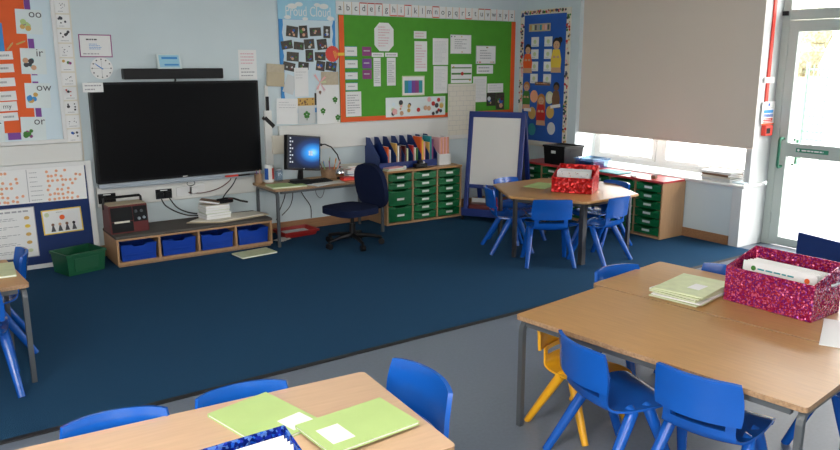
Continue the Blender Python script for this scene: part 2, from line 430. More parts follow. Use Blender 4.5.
# ------------------------------------------------------------------ things on the back wall
def sheet(name, lbl, cat, x0, z0, x1, z1, yoff, k='paper', paint=None, group=None, rz=0, th=.0016, bev=0):
    """sheet on the back wall; paint draws in local coords, x right z up, front at y"""
    w, h = x1-x0, abs(z1-z0); b = MB(); b.box(-w/2, w/2, -th, 0, -h/2, h/2, k, bev)
    if paint: paint(b, w, h, -th-.0007)
    o = b.build(name, loc=((x0+x1)/2, YB-yoff, (z0+z1)/2), rot=(0, rz, 0))
    return tag(o, lbl, cat, group)
def writing(n, k='ink_soft', m=.1):
    return lambda b, w, h, y: b.lines(-w*(.5-m), -h*(.5-m), w*(.5-m), h*(.5-m), n, k, y)

# white dado band, trunking and vertical conduit (fixed to the wall)
b = MB(); b.box(2.98, 5.32, YB-.045, YB-.0005, .79, 1.03, 'trunk', .006); struct(b.build('trim_4'))
b = MB(); b.box(XL, 1.235, YB-.045, YB-.0005, .835, .985, 'trunk', .006); struct(b.build('trim_5'))
b = MB(); b.box(1.32, 2.90, YB-.04, YB-.0005, .43, .60, 'trunk', .006); struct(b.build('trim_6'))
b = MB(); b.box(2.84, 2.915, YB-.035, YB-.0005, .602, 1.18, 'trunk', .005); struct(b.build('trim_7'))

# TV
t = thing('television', 'large black flat screen television on the back wall', 'television', (2.047, YB-.06, 1.04))
b = MB(); b.box(-.722, .722, -.03, .045, -.405, .42, 'black', .006); b.build('casing', t)
b = MB(); b.box(-.70, .70, -.0325, -.0305, -.385, .402, 'screen'); b.build('screen', t)
b = MB(); b.box(-.715, .715, -.034, .03, -.445, -.407, 'silver', .006); b.build('bottom_bezel', t)
b = MB(); b.box(-.70, .70, -.06, -.0345, -.447, -.437, 'silver', .002); b.build('pen_shelf', t)
b = MB(); b.box(-.02, .02, -.0345, -.0335, -.40, -.392, 'label_white'); b.build('maker_badge', t)
for i, (x, k, lb, L) in enumerate(((2.47, 'red_bright', 'red marker pen lying on the shelf under the television', .13), (2.585, 'black', 'black marker pen lying under the television, right of the red one', .13), (2.67, 'steel', 'grey stylus pen at the right end of the shelf under the television', .10))):
    t = thing('marker_pen', lb, 'pen', (x, YB-.11, .612), 0, 'pens on the shelf under the television')
    b = MB(); b.cone((-L/2, 0, 0), (L/2-.03, 0, 0), .009, .009, k); b.build('barrel', t, True)
    b = MB(); b.cone((L/2-.03, 0, 0), (L/2, 0, 0), .0098, .0085, k if i != 1 else 'steel_black'); b.build('cap', t, True)
b = MB(); pts = [(.035*math.cos(a), 0, .022*math.sin(a)) for a in [i*2*PI/20 for i in range(21)]]
b.tube(pts, .004, 'steel', 6); tag(b.build('ring', loc=(2.09, YB-.105, .578)), 'thin grey wire ring hanging below the middle of the television', 'ring')
# sound bar and sign on it
t = thing('sound_bar', 'long thin black sound bar mounted above the television', 'speaker', (2.027, YB-.045, 1.526))
b = MB(); b.box(-.425, .425, -.035, .043, -.044, .044, 'black', .008); b.build('case', t)
b = MB(); b.box(-.42, .42, -.037, -.0352, -.038, .038, 'black_soft'); b.build('grille', t)
b = MB(); b.tube([(0, -.01, -.043), (.005, -.012, -.055), (-.005, -.012, -.066)], .008, 'black'); b.build('cable', t)
t = MB(); t.prism([(-.04, 0), (.04, 0), (.008, .122), (0, .122)], 0, -.10, .10, 'laminate')
for x0, x1, z0, z1, k, q in ((-.085, .085, .012, .112, 'sky_card', 0), (-.062, .070, .08, .098, 'blue_border', .0008), (-.045, .075, .026, .040, 'blue_border', .0008)):
    f = t.bm.faces.new([t.bm.verts.new((x, -.04+z*.328-.0012-q, z)) for x, z in ((x0, z0), (x1, z0), (x1, z1), (x0, z1))]); t._fin([f], k)
tag(t.build('sign_card', loc=(1.985, YB-.05, 1.5668)), 'small white card with blue writing standing on the sound bar', 'card')

# certificate, clock, tag, picture strip
def cert(b, w, h, y):
    for a in ((-w/2, -h/2, w/2, -h/2+.008), (-w/2, h/2-.008, w/2, h/2), (-w/2, -h/2, -w/2+.008, h/2), (w/2-.008, -h/2, w/2, h/2)): b.rect(*a, 'magenta', y)
    b.lines(-.07, .035, .07, .065, 1, 'ink', y); b.lines(-.05, -.03, .05, .02, 4, 'blue_border', y); b.lines(-.10, -.075, .10, -.05, 1, 'ink_soft', y)
sheet('certificate', 'white certificate with a thin purple border above the wall clock', 'certificate', 1.297, 1.66, 1.547, 1.84, .0006, 'paper', cert)
t = thing('wall_clock', 'small white paper clock face below the purple bordered certificate', 'clock', (1.452, YB-.003, 1.572))
b = MB()
b.prism([(.088*math.cos(2*PI*i/32), .088*math.sin(2*PI*i/32)) for i in range(32)], 1, -.006, 0, 'paper')
for i in range(12):
    a = i*PI/6; c, s_ = math.cos(a), math.sin(a); b.disc(.072*c, .072*s_, .006, 'ink', -.0066, n=8)
b.build('dial', t)
for nm, a, L, k, yy in (('hour_hand', 2.55, .045, 'blue_card', -.0085), ('minute_hand', 2.5, .066, 'blue_border', -.0105), ('centre_line', 1.57, .08, 'ink_soft', -.0075), ('cross_line', 0, .08, 'ink_soft', -.0066)):
    b = MB(); d = Vector((math.cos(a), math.sin(a))); n = Vector((-d.y, d.x))*(.004 if 'line' not in nm else .0015); e = d*L; s0 = -d*(.012 if 'line' not in nm else .08)
    b.prism([(s0.x+n.x, s0.y+n.y), (s0.x-n.x, s0.y-n.y), (e.x-n.x*.6, e.y-n.y*.6), (e.x+n.x*.6, e.y+n.y*.6)], 1, yy, yy+.001, k); b.build(nm, t)
sheet('name_card', 'narrow white card at the top left corner of the television', 'card', 1.275, 1.385, 1.43, 1.46, .10, 'paper', writing(2))
t = thing('picture_strip', 'long white vertical strip of small picture cards on the wall', 'strip', (1.195, YB-.002, 0))
b = MB(); b.box(-.062, .062, -.003, 0, .83, 2.30, 'paper_cream'); b.build('backing', t)
pk = ['ink', 'ink_soft', 'ink', 'ink', 'ink_soft', 'gold', 'ink_soft', 'red', 'ink', 'ink_soft', 'blue_card', 'ink_soft']
for i, k in enumerate(pk):
    zc = 2.16-i*.112; b = MB(); b.box(-.05, .05, -.0055, -.0038, zc-.05, zc+.05, 'paper')
    for j in range(5 if k != 'ink_soft' else 8):
        x, z = random.uniform(-.03, .03), zc+random.uniform(-.018, .032); r = random.uniform(.005, .013) if k != 'ink_soft' else .004
        b.disc(x, z, r, random.choice([k, k, 'ink']) if k != 'gold' else random.choice(['gold', 'leaf', 'magenta']), -.0062-.0003*j, n=8)
    b.lines(-.03, zc-.044, .03, zc-.03, 1, 'ink_soft', -.0062); b.build('picture_card', t)

# phonics display on the far left
t = thing('phonics_board', 'pale blue framed display board with orange and purple backing, far left', 'display board', (0, YB-.003, 0))
b = MB(); b.box(-.6, 1.12, -.012, 0, 1.0, 2.5, 'pale_card'); b.build('backing', t)
b = MB(); b.box(-.6, 1.14, -.03, 0, .988, 1.018, 'white_gloss', .004); b.box(1.11, 1.14, -.03, 0, 1.018, 2.5, 'white_gloss', .004); b.build('frame', t)
b = MB(); b.prism([(-.5, 1.085), (.92, 1.085), (.93, 2.10), (.935, 2.45), (-.5, 2.45)], 1, -.014, -.0125, 'orange'); b.build('orange_panel', t)
for q in range(9): b = MB(); b.box(.931, .972, -.0138, -.0125, 1.035+q*.162, 1.035+q*.162+.115, 'purple'); b.build('purple_border', t)
for q in range(8): b = MB(); b.box(.72-q*.16, .81-q*.16, -.0138, -.0125, 1.03, 1.0845, 'purple'); b.build('purple_border', t)
def phon(txt, cols):
    def f(b, w, h, y):
        b.text(txt, .045, h*.33, .085, 'ink', y)
        for j in range(7):
            b.disc(-.03+random.uniform(-.03, .03), -.02+random.uniform(-.035, .03), random.uniform(.01, .022), cols[j % len(cols)], y-.0003*j, n=10)
    return f
for tx, x0, z1, x1, z0, cols in (('oo', .86, 2.015, 1.043, 1.832, ['lime', 'gold', 'magenta']), ('ir', .865, 1.725, 1.042, 1.53, ['ink', 'teal', 'skin']), ('ow', .87, 1.461, 1.048, 1.269, ['blue_border', 'teal', 'gold']), ('or', .815, 1.202, .99, 1.0, ['leaf', 'magenta', 'leaf'])):
    sheet('phonics_card', f'pale laminated card reading {tx} at the right edge of the orange display', 'card', x0, z0, x1, z1, .022, 'laminate', phon(tx, cols), 'phonics picture cards', rz=.03)
sheet('phonics_card', 'pale laminated card reading ur at the bottom left of the orange display', 'card', .50, .995, .70, 1.19, .022, 'laminate', phon('ur', ['gold', 'brown']), 'phonics picture cards', rz=.03)
ords = ['topmost', 'second from the top', 'third from the top', 'fourth from the top', 'fifth from the top', 'lowest']
for i, (z1, z0, wd) in enumerate(((1.699, 1.637, 'her'), (1.605, 1.542, 'fur'), (1.501, 1.437, 'six'), (1.401, 1.33, 'the'), (1.321, 1.251, 'my'), (1.238, 1.176, 'no'))):
    sheet('word_strip', f'white word strip on the orange panel, {ords[i]} of six', 'card', .56, z0, .815-i*.002, z1, .021, 'paper', lambda b, w, h, y, wd=wd: b.text(wd, w*.22, 0, .05, 'ink', y) if wd == 'my' else b.lines(w*.08, -.016, w*.4, .016, 1, 'ink_soft', y, .45), 'white word strips on the orange panel', rz=-.04)
sheet('blue_card', 'bright blue card at the left edge of the orange display', 'card', .52, 1.70, .765, 1.91, .0185, 'blue_border')
for i, (x, z, a) in enumerate(((.80, 1.735, -.9), (.875, 1.765, -.4))):
    t = thing('paper_pencil', ('small pencil cut-out left of the ir card', 'small pencil cut-out just above the ir card')[i], 'pencil', (x, YB-.0205, z), rot=(0, a, 0), group='pencil cut-outs')
    b = MB(); b.box(-.03, .03, -.004, 0, -.006, .006, 'gold'); b.build('barrel', t); b = MB(); b.prism([(.0302, -.006), (.045, 0), (.0302, .006)], 1, -.004, 0, 'skin'); b.build('tip', t)

# blue fabric board leaning on the wall
LT = math.atan2(.075, .87)
t = thing('notice_board', 'dark blue fabric board with white frame leaning on the wall under the phonics display', 'board', (0, 6.475, .0065), rot=(-LT, 0, 0))
b = MB(); b.box(-.5, 1.245, 0, .016, .035, .795, 'blue_fabric'); b.build('fabric_panel', t)
b = MB(); b.box(-.5, 1.29, -.006, .020, 0, .034, 'white_gloss', .003); b.box(1.246, 1.29, -.006, .02, .034, .83, 'white_gloss', .003); b.box(-.5, 1.2455, -.006, .02, .796, .83, 'white_gloss', .003); b.build('frame', t)
def on_lean(name, lbl, cat, x0, z0, x1, z1, paint, k='paper', ry=0):
    w, h = x1-x0, z1-z0; b = MB(); b.box(-w/2, w/2, -.0016, 0, -h/2, h/2, k); paint(b, w, h, -.0023)
    zc = ((z0+z1)/2)/math.cos(LT); R = Matrix.Rotation(-LT, 4, 'X')
    o = b.build(name); o.matrix_world = Matrix.Translation((0, 6.475, .0065)) @ R @ Matrix.Translation(((x0+x1)/2, -.0008, zc)) @ Matrix.Rotation(ry, 4, 'Y')
    return tag(o, lbl, cat)
def chart(b, w, h, y):
    for c in (0, 1):
        xo = -w/2+.04 if c == 0 else .03
        b.rect(xo-.02, -h/2+.01, xo-.015, h/2-.01, 'ink_soft', y)
        for r in range(7):
            b.lines(xo, h/2-.045-r*.036, xo+.09, h/2-.03-r*.036, 1, 'ink_soft', y)
            for j in range(8):
                if random.random() < (.75 if r % 2 else .9) and j < 5+(r*3 % 4): b.disc(xo+.13+j*.034+random.uniform(-.008, .008), h/2-.037-r*.036+random.uniform(-.006, .006), .0115, 'dot_orange', y, n=10)
on_lean('dot_chart', 'wide white chart with rows of orange dots on the leaning blue board', 'chart', .36, .525, 1.235, .80, chart, 'paper', .01)
def letter(b, w, h, y):
    for a in ((-w/2, -h/2, w/2, -h/2+.006), (-w/2, h/2-.006, w/2, h/2), (w/2-.006, -h/2, w/2, h/2)): b.rect(*a, 'ink_soft', y)
    b.lines(-w*.4, h/2-.045, w*.42, h/2-.018, 1, 'ink_soft', y, .5)
    for r in range(5):
        z = h/2-.075-r*.065; b.lines(-w*.42, z-.028, w*.18, z, 2, 'ink_soft', y); b.disc(w*.34, z-.01, .02, ('gold', 'yellow', 'gold', 'gold', 'lime_pale')[r], y, rz=.014)
on_lean('letter_sheet', 'white bordered sheet of text and small pictures at left of the leaning board', 'poster', .46, .10, .835, .50, letter)
def yel(b, w, h, y):
    for a in ((-w/2, -h/2, w/2, -h/2+.009), (-w/2, h/2-.009, w/2, h/2), (w/2-.009, -h/2, w/2, h/2), (-w/2, -h/2, -w/2+.009, h/2)): b.rect(*a, 'yellow', y)
    b.disc(0, .03, .02, 'orange', y); b.disc(-.11, .06, .018, 'lime_pale', y); b.lines(-.04, .065, .04, .08, 1, 'ink_soft', y)
    for i in range(4):
        x = -.075+i*.052; b.poly([(x-.018, -.08), (x+.018, -.08), (x+.006, -.035), (x-.006, -.035)], 'ink', y); b.disc(x, -.024, .012, ('skin_dark', 'skin', 'skin_dark', 'hair')[i], y, n=10)
on_lean('picture_card', 'yellow edged white card with four little dark figures on the leaning board', 'card', .882, .262, 1.178, .46, yel, 'paper', -.025)

# paper right of the TV, markers
sheet('paper_sheet', 'white sheet on the wall right above the television corner', 'paper', 2.626, 1.466, 2.80, 1.731, .0006, 'paper', lambda b, w, h, y: (b.lines(-w*.38, 0, w*.38, h*.42, 4, 'ink_pink', y), b.lines(-w*.38, -h*.42, w*.38, -.02, 3, 'ink_soft', y)))
t = thing('holder_strip', 'upright white and black pen holder right of the television', 'holder', (2.876, YB-.002, 1.29))
b = MB(); b.box(-.016, .016, -.02, 0, -.12, .12, 'trunk', .004); b.build('strip', t); b = MB(); b.box(-.015, .015, -.035, -.0205, -.11, .02, 'black', .004); b.build('pen', t)
t = thing('board_eraser', 'tilted black board eraser right of the television', 'eraser', (2.885, YB-.002, 1.075), rot=(0, .78, 0))
b = MB(); b.box(-.07, .07, -.03, 0, -.022, .022, 'black', .008); b.build('grip', t); b = MB(); b.box(-.06, .06, -.036, -.0303, -.018, .018, 'black_soft', .002); b.build('felt', t)
t = thing('wall_box', 'cream electrical box on the wall behind the monitor', 'box', (2.99, YB-.003, .86))
b = MB(); b.box(-.09, .09, -.05, 0, -.09, .085, 'paper_cream', .008); b.build('case', t); b = MB(); b.box(-.07, .07, -.0525, -.0502, -.07, .065, 'paper_cream', .001); b.build('cover', t)

# cloud board
t = thing('cloud_board', 'sky blue display board with cloud banner and photographs', 'display board', (0, YB-.003, 0))
b = MB(); b.box(3.03, 3.62, -.008, 0, 1.145, 2.3, 'blue_border'); b.build('blue_border', t)
b = MB()
pts = []
for i in range(12): pts += [(3.06+(.012 if i % 2 else 0), 1.19+i*.07)]
pts += [(3.07, 2.01), (3.60, 2.01)]
for i in range(11, -1, -1): pts += [(3.595-(.012 if i % 2 else 0), 1.19+i*.07)]
b.prism(pts, 1, -.0098, -.0085, 'pale_card'); b.build('backing_sheet', t)
b = MB(); b.box(3.022, 3.628, -.012, -.0085, 2.012, 2.30, 'sky_card')
for cx, cz, r in ((3.17, 2.13, .05), (3.24, 2.15, .04), (3.12, 2.03, .035), (3.5, 2.14, .05), (3.43, 2.15, .035), (3.57, 2.03, .04), (3.30, 2.02, .03)): b.disc(cx, cz, r, 'paper', -.0126, rz=r*.5)
b.text('Proud Cloud', 3.335, 2.083, .13, 'paper', -.0134, width=.47); b.build('cloud_banner', t)
ph = [(3.101, 1.853, 3.221, 1.95), (3.234, 1.844, 3.319, 1.958), (3.344, 1.865, 3.464, 1.943), (3.489, 1.848, 3.561, 1.96), (3.046, 1.741, 3.16, 1.818), (3.172, 1.737, 3.276, 1.807), (3.282, 1.744, 3.389, 1.835), (3.417, 1.739, 3.523, 1.838), (3.097, 1.63, 3.221, 1.714), (3.292, 1.625, 3.373, 1.737), (3.391, 1.638, 3.504, 1.716), (3.055, 1.542, 3.179, 1.620), (3.212, 1.555, 3.321, 1.622), (3.401, 1.54, 3.496, 1.632), (3.504, 1.539, 3.622, 1.622)]
rows = [(4, 'top'), (4, 'second'), (3, 'third'), (4, 'bottom')]; nth = ['first', 'second', 'third', 'fourth']
j = 0
def snap(b, w, h, y):
    for q in range(5): b.disc(random.uniform(-.3, .3)*w, random.uniform(-.3, .2)*h, random.uniform(.08, .17)*h, random.choice(['skin', 'maroon', 'blue_card', 'leaf', 'paper_grey']), y-.0003*q, n=8)
for n, rn in rows:
    for q in range(n):
        x0, z0, x1, z1 = ph[j]
        sheet('photograph', f'dark photograph on the cloud board, {nth[q]} from left in its {rn} row', 'photo', x0, z0, x1, z1, .0135+.0022*(q % 2), random.choice(['photo', 'photo_b']), snap, 'photographs on the cloud board', rz=random.uniform(-.22, .22)); j += 1
t = thing('paper_balloon', 'round red paper disc at the right edge of the cloud board', 'decoration', (3.578, YB-.019, 1.70))
b = MB(); b.prism([((.078 if i % 2 else .072)*math.cos(2*PI*i/40), (.078 if i % 2 else .072)*math.sin(2*PI*i/40)) for i in range(40)], 1, -.006, 0, 'red_bright')
for i in range(6): a = -.9+i*.35; b.poly([(0, .03), (.05*math.cos(a), .05*math.sin(a)-.01), (.045*math.cos(a)+.005, .045*math.sin(a)-.004)], 'yellow', -.0066-.0002*i)
b.build('disc', t)
b = MB(); b.box(.055, .13, -.0095, -.0075, -.016, .012, 'yellow'); b.build('yellow_tab', t)
t = thing('paper_pocket', 'beige card wallet hanging left of the cloud board', 'wallet', (2.972, YB-.012, 1.50), rot=(0, .06, 0))
b = MB(); b.box(-.088, .088, -.012, 0, -.10, .105, 'cork', .003); b.build('back', t); b = MB(); b.box(-.086, .086, -.024, -.0125, -.10, .03, 'beige_card', .003); b.build('front_flap', t)
def blank(b, w, h, y): b.lines(-w*.4, h*.1, w*.4, h*.4, 3, 'ink_soft', y, .15)
sheet('paper_sheet', 'white sheet over the lower left of the cloud board photographs', 'paper', 3.165, 1.30, 3.31, 1.57, .0185, 'paper', blank)
sheet('paper_sheet', 'greyish tilted sheet behind the beige wallet', 'paper', 3.065, 1.33, 3.175, 1.50, .0165, 'paper_grey', None, rz=.35)
sheet('paper_sheet', 'tan sheet on the cloud board behind the handprints', 'paper', 3.45, 1.39, 3.64, 1.53, .0162, 'cork', None)
sheet('paper_sheet', 'white sheet hanging below the cloud board at its left corner', 'paper', 2.972, 1.045, 3.19, 1.285, .0158, 'paper', blank, rz=.04)
def leafy(cx, cz, r, k='leaf'):
    def f(b, w, h, y):
        for i in range(5):
            a = PI/2+i*2*PI/5; b.disc(cx+r*.6*math.cos(a), cz+r*.6*math.sin(a), r*.45, k, y-.0003*i, n=8)
        b.rect(cx-.004, cz-r*1.5, cx+.004, cz, k, y-.0018)
    return f
sheet('leaf_sheet', 'pale sheet with one green leaf below the cloud board middle', 'paper', 3.195, 1.04, 3.375, 1.21, .0135, 'paper_grey', leafy(0, .0, .035))
sheet('gold_picture', 'gold coloured picture at the foot of the cloud board', 'picture', 3.19, 1.212, 3.372, 1.286, .0145, 'gold', lambda b, w, h, y: [b.disc(random.uniform(-.08, .08), random.uniform(-.025, .025), .008, 'brown', y-.0002*i, n=7) for i in range(14)])
sheet('photograph', 'narrow dark photograph beside the gold picture', 'photo', 3.374, 1.215, 3.40, 1.33, .0145, 'photo')
def tall(b, w, h, y):
    for i, (cx, cz, k) in enumerate(((-.06, -.03, 'leaf'), (.075, .075, 'leaf'), (.10, -.10, 'leaf'), (-.09, .15, 'brown'))):
        leafy(cx, cz, .028 if k == 'leaf' else .015, k)(b, w, h, y-.0022*i)
sheet('leaf_sheet', 'tall white sheet with green leaf prints overlapping the green board', 'paper', 3.392, .97, 3.645, 1.405, .0198, 'paper', tall)
t = thing('ribbon_bow', 'pink and green paper ribbons at the top of the leaf print sheet', 'ribbon', (3.43, YB-.0215, 1.43))
for i, (a, L, k) in enumerate(((.7, .09, 'pink'), (2.2, .10, 'pink'), (-1.0, .10, 'ink_pink'), (-2.0, .08, 'pink'), (.1, .07, 'lime_pale'))):
    b = MB(); d = Vector((math.cos(a), math.sin(a))); n = Vector((-d.y, d.x))*.011
    b.prism([(n.x*.3, n.y*.3), (-n.x*.3, -n.y*.3), (d.x*L-n.x, d.y*L-n.y), (d.x*L*.85, d.y*L*.85), (d.x*L+n.x, d.y*L+n.y)], 1, -.002-.0024*i, -.0004-.0024*i, k); b.build('ribbon', t)

# alphabet frieze
t = thing('alphabet_frieze', 'row of white lower case alphabet cards above the green board', 'frieze', (0, YB-.003, 0))
cw = (5.945-3.637)/26
for i in range(26):
    x = 3.637+i*cw; z0 = 2.078; b = MB(); b.box(x+.001, x+cw-.001, -.003, 0, z0, z0+.118, 'paper')
    b.text(chr(97+i), x+cw/2, z0+.062, .085, 'ink', -.0037)
    b.rect(x+cw-.006, z0, x+cw-.001, z0+.118, random.choice(['orange', 'dot_orange', 'gold']), -.0036)
    if i in (7, 8, 13, 18): b.rect(x+.002, z0, x+cw-.008, z0+.01, 'orange', -.0037); 
    if i in (3, 4, 5, 9, 13, 20, 21): b.rect(x+.002, z0+.108, x+cw-.008, z0+.118, 'red', -.0037)
    b.build('letter_card', t)

# green board
t = thing('green_board', 'big green display board with orange border on the back wall', 'display board', (0, YB-.003, 0))
b = MB(); b.box(3.66, 5.955, -.008, 0, 1.035, 2.072, 'green_card'); b.build('backing', t)
b = MB(); b.box(3.66, 3.716, -.0105, -.0085, 1.035, 2.068, 'orange'); b.box(5.895, 5.955, -.0105, -.0085, 1.035, 2.068, 'orange'); b.box(3.7165, 5.8945, -.0105, -.0085, 1.035, 1.082, 'orange'); b.build('border', t)
GY = .0125
def octo(w=.229, h=.279):
    b = MB(); c = .06; b.prism([(-w/2, -h/2+c), (-w/2+c, -h/2), (w/2-c, -h/2), (w/2, -h/2+c), (w/2, h/2-c), (w/2-c, h/2), (-w/2+c, h/2), (-w/2, h/2-c)], 1, -.0016, 0, 'paper')
    b.lines(-.07, -.10, .07, .11, 8, 'ink_pink', -.0023); return b.build('text_sheet', loc=(4.178, YB-GY, 1.87))
tag(octo(), 'white octagonal text sheet near the top left of the green board', 'paper')
def word(b, w, h, y): b.rect(-w/2, -h/2, w/2, -h/2+.006, 'teal', y); b.rect(-w/2, h/2-.006, w/2, h/2, 'teal', y); b.lines(-w*.3, -h*.15, w*.3, h*.2, 1, 'ink_soft', y)
for i, (x0, z1, x1, z0) in enumerate(((3.721, 1.775, 3.858, 1.676), (3.721, 1.647, 3.863, 1.56), (3.721, 1.527, 3.861, 1.45), (3.724, 1.423, 3.858, 1.345))):
    sheet('word_card', f'white word card at left of the green board, {["topmost", "second from the top", "third from the top", "lowest"][i]} of four', 'card', x0, z0, x1, z1, GY, 'paper', word, 'white word cards on the green board')
for i, (z1, z0, k) in enumerate(((1.772, 1.683, 'magenta'), (1.656, 1.56, 'purple'), (1.546, 1.456, 'magenta'))):
    sheet('word_card', f'purple word card beside the white ones, {["top", "middle", "bottom"][i]} of three', 'card', 3.918, z0, 4.026, z1, GY, k, lambda b, w, h, y: b.lines(-w*.35, -.01, w*.35, .02, 1, 'paper_grey', y), 'purple word cards on the green board')
gr = [
 ('grid_sheet', 'white sheet with faint grid at the lower left of the green board', 3.72, 1.088, 3.898, 1.334, writing(8)),
 ('title_strip', 'small white title strip above the left narrow column of text', 4.03, 1.674, 4.173, 1.715, writing(1)),
 ('title_strip', 'small white title strip above the right narrow column of text', 4.188, 1.675, 4.34, 1.716, writing(1)),
 ('text_column', 'narrow white column of text below the left title strip', 4.049, 1.381, 4.133, 1.665, writing(12)),
 ('text_column', 'narrow white column of text below the right title strip', 4.209, 1.386, 4.315, 1.666, writing(12)),
 ('title_strip', 'white title card at top middle of the green board', 4.545, 1.863, 4.704, 1.938, writing(2, 'ink_pink')),
 ('text_column', 'tall white list below the top middle title card', 4.552, 1.526, 4.713, 1.836, writing(9, 'ink_pink')),
 ('text_sheet', 'white page right of the tall list, upper of the two stacked pages', 4.789, 1.593, 4.993, 1.87, writing(16, 'paper_grey')),
 ('text_sheet', 'white page right of the tall list, lower of the two stacked pages', 4.799, 1.292, 4.988, 1.581, writing(16, 'paper_grey')),
]
for nm, lb, x0, z0, x1, z1, pf in gr: sheet(nm, lb, 'paper', x0, z0, x1, z1, GY, 'paper', pf)
def bordered(k1, n, dots):
    def f(b, w, h, y):
        for a in ((-w/2, -h/2, w/2, -h/2+.006), (-w/2, h/2-.006, w/2, h/2), (w/2-.006, -h/2, w/2, h/2), (-w/2, -h/2, -w/2+.006, h/2)): b.rect(*a, k1, y)
        b.lines(-w*.3, -h*.25, w*.3, h*.3, n, 'ink_soft', y)
        for i in range(dots): b.disc(random.uniform(-.45, .45)*w, random.choice([-.4, .4])*h, .008, random.choice(['red', 'leaf', 'gold', 'ink']), y-.0004-.0002*i, n=7)
    return f
sheet('certificate', 'white certificate with grey corner ornaments, upper centre right of the green board', 'certificate', 5.022, 1.711, 5.309, 1.912, GY, 'paper', bordered('paper_grey', 5, 4))
def striped(b, w, h, y):
    b.rect(-w*.48, h*.28, w*.48, h*.34, 'leaf', y); b.rect(-w*.48, -.01, w*.48, .008, 'leaf', y); b.rect(-w*.48, -h*.33, w*.48, -h*.28, 'leaf', y); b.disc(.01, 0, .02, 'red', y-.0005); b.disc(-.11, .07, .012, 'gold', y); b.disc(.12, -.07, .012, 'gold', y)
sheet('number_sheet', 'white sheet with green bars and a red dot below the certificate', 'paper', 5.034, 1.398, 5.323, 1.599, GY, 'paper', striped)
sheet('certificate', 'white certificate with dotted corners at the right of the green board', 'certificate', 5.379, 1.602, 5.665, 1.801, GY, 'paper', bordered('ink_soft', 4, 10))
sheet('title_strip', 'small white card hanging below the dotted certificate', 'paper', 5.392, 1.496, 5.628, 1.589, GY+.0020, 'paper', writing(2))
sheet('text_sheet', 'plain white sheet left of the dark photographs on the green board', 'paper', 5.343, 1.183, 5.539, 1.466, GY+.0022, 'paper', writing(14, 'paper_grey'))
sheet('title_strip', 'white card above the dark photographs on the green board', 'paper', 5.552, 1.284, 5.786, 1.385, GY+.0020, 'paper', writing(3, 'paper_grey'))
sheet('photograph', 'dark photograph on the green board, left of the pair', 'photo', 5.545, 1.135, 5.68, 1.282, GY, 'photo', snap, 'dark photographs on the green board')
sheet('photograph', 'dark photograph on the green board, right of the pair', 'photo', 5.684, 1.09, 5.81, 1.28, GY, 'photo_b', snap, 'dark photographs on the green board')
def stripes(b, w, h, y):
    for a in ((-w/2, -h/2, w/2, -h/2+.01), (-w/2, h/2-.01, w/2, h/2), (w/2-.01, -h/2, w/2, h/2), (-w/2, -h/2, -w/2+.01, h/2)): b.rect(*a, 'lime_pale', y)
    for i, k in enumerate(('teal', 'blue_border', 'purple', 'magenta', 'teal')): b.rect(-.115+i*.046, -.075, -.069+i*.046, .055, k, y)
sheet('stripe_picture', 'picture of blue and purple stripes in a pale frame on the green board', 'picture', 4.394, 1.277, 4.682, 1.482, GY, 'paper', stripes)
def scene_(b, w, h, y):
    for i in range(26): b.disc(random.uniform(-.47, .47)*w, random.uniform(-.35, .35)*h, random.uniform(.012, .035), random.choice(['paper_grey', 'pink', 'lime_pale', 'ink', 'gold', 'pale_card', 'skin', 'red']), y-.0003*i, n=9)
    for i in range(3): b.disc(.28*w+.05*i, -.08+.012*i, .02, 'ink', y-.009-.0003*i, n=8)
sheet('picture_banner', 'wide illustrated banner along the bottom of the green board', 'picture', 4.19, 1.062, 4.958, 1.262, GY, 'laminate', scene_)
def brickp(b, w, h, y):
    n = 10
    for r in range(n):
        z = -h/2+(r+1)*h/(n+.5); b.rect(-w*.48, z-.001, w*.48, z+.001, 'ink_soft', y)
        for q in range(4): x = -w*.45+(q+.5*(r % 2))*w*.25; b.rect(x-.001, z-h/n, x+.001, z, 'ink_soft', y)
sheet('fabric_sheet', 'large cream sheet with faint brick lines hanging at the right of the green board', 'poster', 4.97, .835, 5.355, 1.392, .046, 'paper_cream', brickp, rz=.0)

# blue display board on the right wall by the corner
t = thing('blue_board', 'tall royal blue display board in the corner beside the window', 'display board', (XR-.003, 6.20, 1.45), -PI/2)
HB, HW = .71, .33
b = MB(); b.box(-HW, HW, -.008, 0, -HB, .69, 'blue_card'); b.build('backing', t)
b = MB()
for a in ((-HW-.06, -HW, -HB-.06, .745), (HW, HW+.06, -HB-.06, .745), (-HW, HW, .69, .745), (-HW, HW, -HB-.06, -HB)): b.box(a[0], a[1], -.0105, 0, a[2], a[3], 'paper_cream')
for i in range(260):
    u = random.random(); sgn = random.choice((0, 1, 2))
    x, z = ((-HW-.03+random.uniform(-.022, .022), -.75+u*1.47), (HW+.03+random.uniform(-.022, .022), -.75+u*1.47), (-HW+u*2*HW, .718+random.uniform(-.012, .012)))[sgn]
    b.disc(x, z, random.uniform(.008, .018), random.choice(['ink', 'red', 'navy_plastic', 'leaf', 'gold', 'ink', 'pink']), -.0112-.00001*i, n=7)
b.build('patterned_border', t)
def on_blue(name, lbl, cat, yw, z, mb, group=None):
    return tag(mb.build(name, loc=(XR-.0125, yw, z), rot=(0, 0, -PI/2)), lbl, cat, group)
def card(w, h, k='paper', paint=None):
    b = MB(); b.box(-w/2, w/2, -.0016, 0, -h/2, h/2, k)
    if paint: paint(b, w, h, -.0024)
    return b
on_blue('title_plate', 'cream title plate at the top of the blue corner board', 'sign', 6.28, 2.0, card(.34, .085, 'beige_card', lambda b, w, h, y: [b.rect(-.155+i*.04, -.028, -.125+i*.04, .028, k, y) for i, k in enumerate(('gold', 'lime_pale', 'steel', 'ink_soft', 'teal', 'dot_orange', 'pink', 'steel'))]))
rn = ['top', 'second', 'third', 'bottom']
